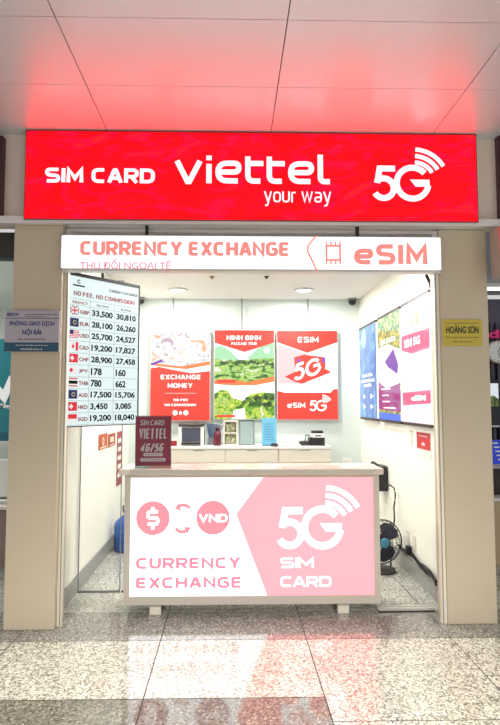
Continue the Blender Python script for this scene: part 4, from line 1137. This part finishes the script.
# wall screen with landscape
a = atY(488, 428, YR - .05); b = atY(499.5, 380, YR - .05)
sc_ = thing('wall_screen', 'narrow wall screen showing green hills below the clock', 'screen', ((a[0] + b[0]) / 2, YR - .05, a[1])); hw = (b[0] - a[0]) / 2; H = b[1] - a[1]
MB().box(-hw, hw, .003, .05, 0, H).build('casing', mat('teal_black', (20, 36, 50), .4), sc_)
MB().box(-hw + .01, hw - .02, 0, .003, H * .45, H * .93).build('picture', glow('screen_white', (225, 232, 240), .9), sc_)
MB().prism([(-hw + .01, H * .45), (hw - .02, H * .45), (hw - .02, H * .6), (0, H * .68), (-hw + .01, H * .62)], -.002, 0).build('hill_picture', ramp_mat('hill_print', [(.4, (40, 60, 30)), (.6, (110, 130, 50))], 20, em=.8), sc_)
MB().box(-hw + .01, hw - .02, 0, .003, .03, H * .42).build('dark_field', mat('screen_dark', (18, 24, 40), .3), sc_)
MB().box(-hw + .01, hw - .02, -.002, .003, .012, .035).build('white_line', M['white'], sc_)
# counter stand with blue board, chair, desk
YD = 5.6
a = atY(491.5, 464, YD); b = atY(512, 440, YD)
bb = thing('blue_price_board', 'small tilted blue price board with white lines on the right shop counter', 'board', ((a[0] + b[0]) / 2, YD, a[1])); hw = (b[0] - a[0]) / 2; H = b[1] - a[1]
MB().box(-hw, hw, 0, .01, 0, H).build('board', glow('blue_board', (30, 60, 190), .7), bb)
m = MB()
for k in range(5): m.box(-hw * (.85 - .12 * k), -hw * (.85 - .12 * k) + hw * .5, -.002, 0, H * (.84 - .17 * k), H * (.9 - .17 * k))
m.build('text_rules', M['wtext'], bb)
MB().box(-hw - .01, hw, -.01, .05, -.018, 0).build('foot', M['plaque'], bb)
zdk = a[1] - .018
dk = thing('shop_desk', 'pale wood shop counter partly hidden behind the right pillar', 'desk', (2.98, YD, 0))
zl = atY(495, 501, YD)[1]
zl2 = atY(495, 582, YD)[1]
MB().box(-.45, .6, .0, .6, 0, zl).build('body', M['desk'], dk)
MB().rbox(-.47, .62, -.02, .62, zl, zl + .03, .004).build('desk_top', M['white'], dk)
MB().box(-.45, .6, .2, .24, zl + .03, zdk - .02).build('upstand', M['darkgrey'], dk)
MB().box(-.46, .61, -.05, .3, zdk - .02, zdk).build('shelf', M['plaque'], dk)
# red side sign at the right edge
YG = 4.0
a = atY(500.5, 275, 3.9); b = atY(500.5, 226, 3.9)
rs = thing('side_sign', 'red faced box sign of the neighbouring shop at the right edge', 'sign', (a[0] + .35, 3.9, a[1])); H = b[1] - a[1]
MB().box(-.35, .35, .006, .14, 0, H).build('casing', mat('sign_beige_side', (168, 156, 146), .5), rs)
MB().box(-.345, .345, 0, .006, .005, H - .005).build('face', glow('side_sign_red', (230, 30, 50), 1.1), rs)
for xx in (-.2, .2): MB().box(xx - .01, xx + .01, .05, .07, H, 2.9 - a[1]).build('hanging_rod', M['dark'], rs)
# dark ends of the next LED signs
for px, s_, lab in ((1.5, -1, 'dark edge of neighbouring sign at far left of header'), (500, 1, 'dark edge of neighbouring sign at far right of header')):
    x_ = atY(px, 175, 4.03)[0]; z0_ = atY(px, 213 if s_ < 0 else 216, 4.03)[1]; z1_ = atY(px, 135, 4.03)[1]
    o = thing('neighbour_sign', lab, 'sign', (x_ + s_ * .6, 4.03, z0_))
    MB().rbox(-.6, .6, .004, .068, 0, z1_ - z0_, .006).build('casing', mat('dark_maroon_casing', (60, 24, 36), .4), o)
    MB().box(-.58, .58, 0, .006, .02, z1_ - z0_ - .02).build('face', mat('unlit_maroon_face', (74, 22, 40), .3), o)
# fluorescent tubes in the right shop
for k, (Y_, lab) in enumerate(((6.75, 'long white ceiling lamp in the right shop'),)):
    o = thing('linear_lamp', lab, 'ceiling light', (3.6, Y_, 2.98))
    MB().box(-1.2, 1.2, -.06, .06, .02, .07).build('housing', M['white'], o)
    MB().box(-1.18, 1.18, -.05, .05, 0, .02).build('tube', glow('tube_light', (250, 250, 255), 4.0), o)
o = thing('linear_lamp', 'added out-of-view ceiling lamp lighting the left bank booth', 'ceiling light', (-4.2, 6.0, 2.9))  # lamp added beyond the frame edge to lighten the left booth
MB().box(-1.2, 1.2, -.06, .06, .01, .05).build('housing', M['white'], o); MB().box(-1.18, 1.18, -.05, .05, -.01, .01).build('tube', glow('added_tube_left', (250, 250, 255), 5.0), o)

# ================================================================== LIGHT
w = bpy.data.worlds.new('world'); S.world = w; w.use_nodes = True
bg = w.node_tree.nodes['Background']
bg.inputs['Color'].default_value = (1.0, .98, .975, 1)
bg.inputs['Strength'].default_value = .64
# bare spots added overhead, out of view, to brighten the pillar bottoms
for x_ in (-1.6, .2, 2.0):
    ld = bpy.data.lights.new('fill_spot', 'SPOT'); ld.energy = 900; ld.color = (1, .96, .86); ld.spot_size = math.radians(141); ld.spot_blend = 1.0; ld.shadow_soft_size = .15
    lo = bpy.data.objects.new('fill_spot', ld); COL.objects.link(lo); lo.location = (x_, 0, CEIL - .06)
ld = bpy.data.lights.new('booth_fill', 'AREA'); ld.shape = 'RECTANGLE'; ld.size = 2.2; ld.size_y = .1; ld.energy = 60  # extra area light added below that lamp to brighten the left booth
lo = bpy.data.objects.new('booth_fill', ld); COL.objects.link(lo); lo.location = (-4.2, 6.0, 2.88)
S.view_settings.view_transform = 'Standard'
S.view_settings.look = 'None'
S.view_settings.gamma = 1
S.view_settings.exposure = 0
S.view_settings.use_curve_mapping = False
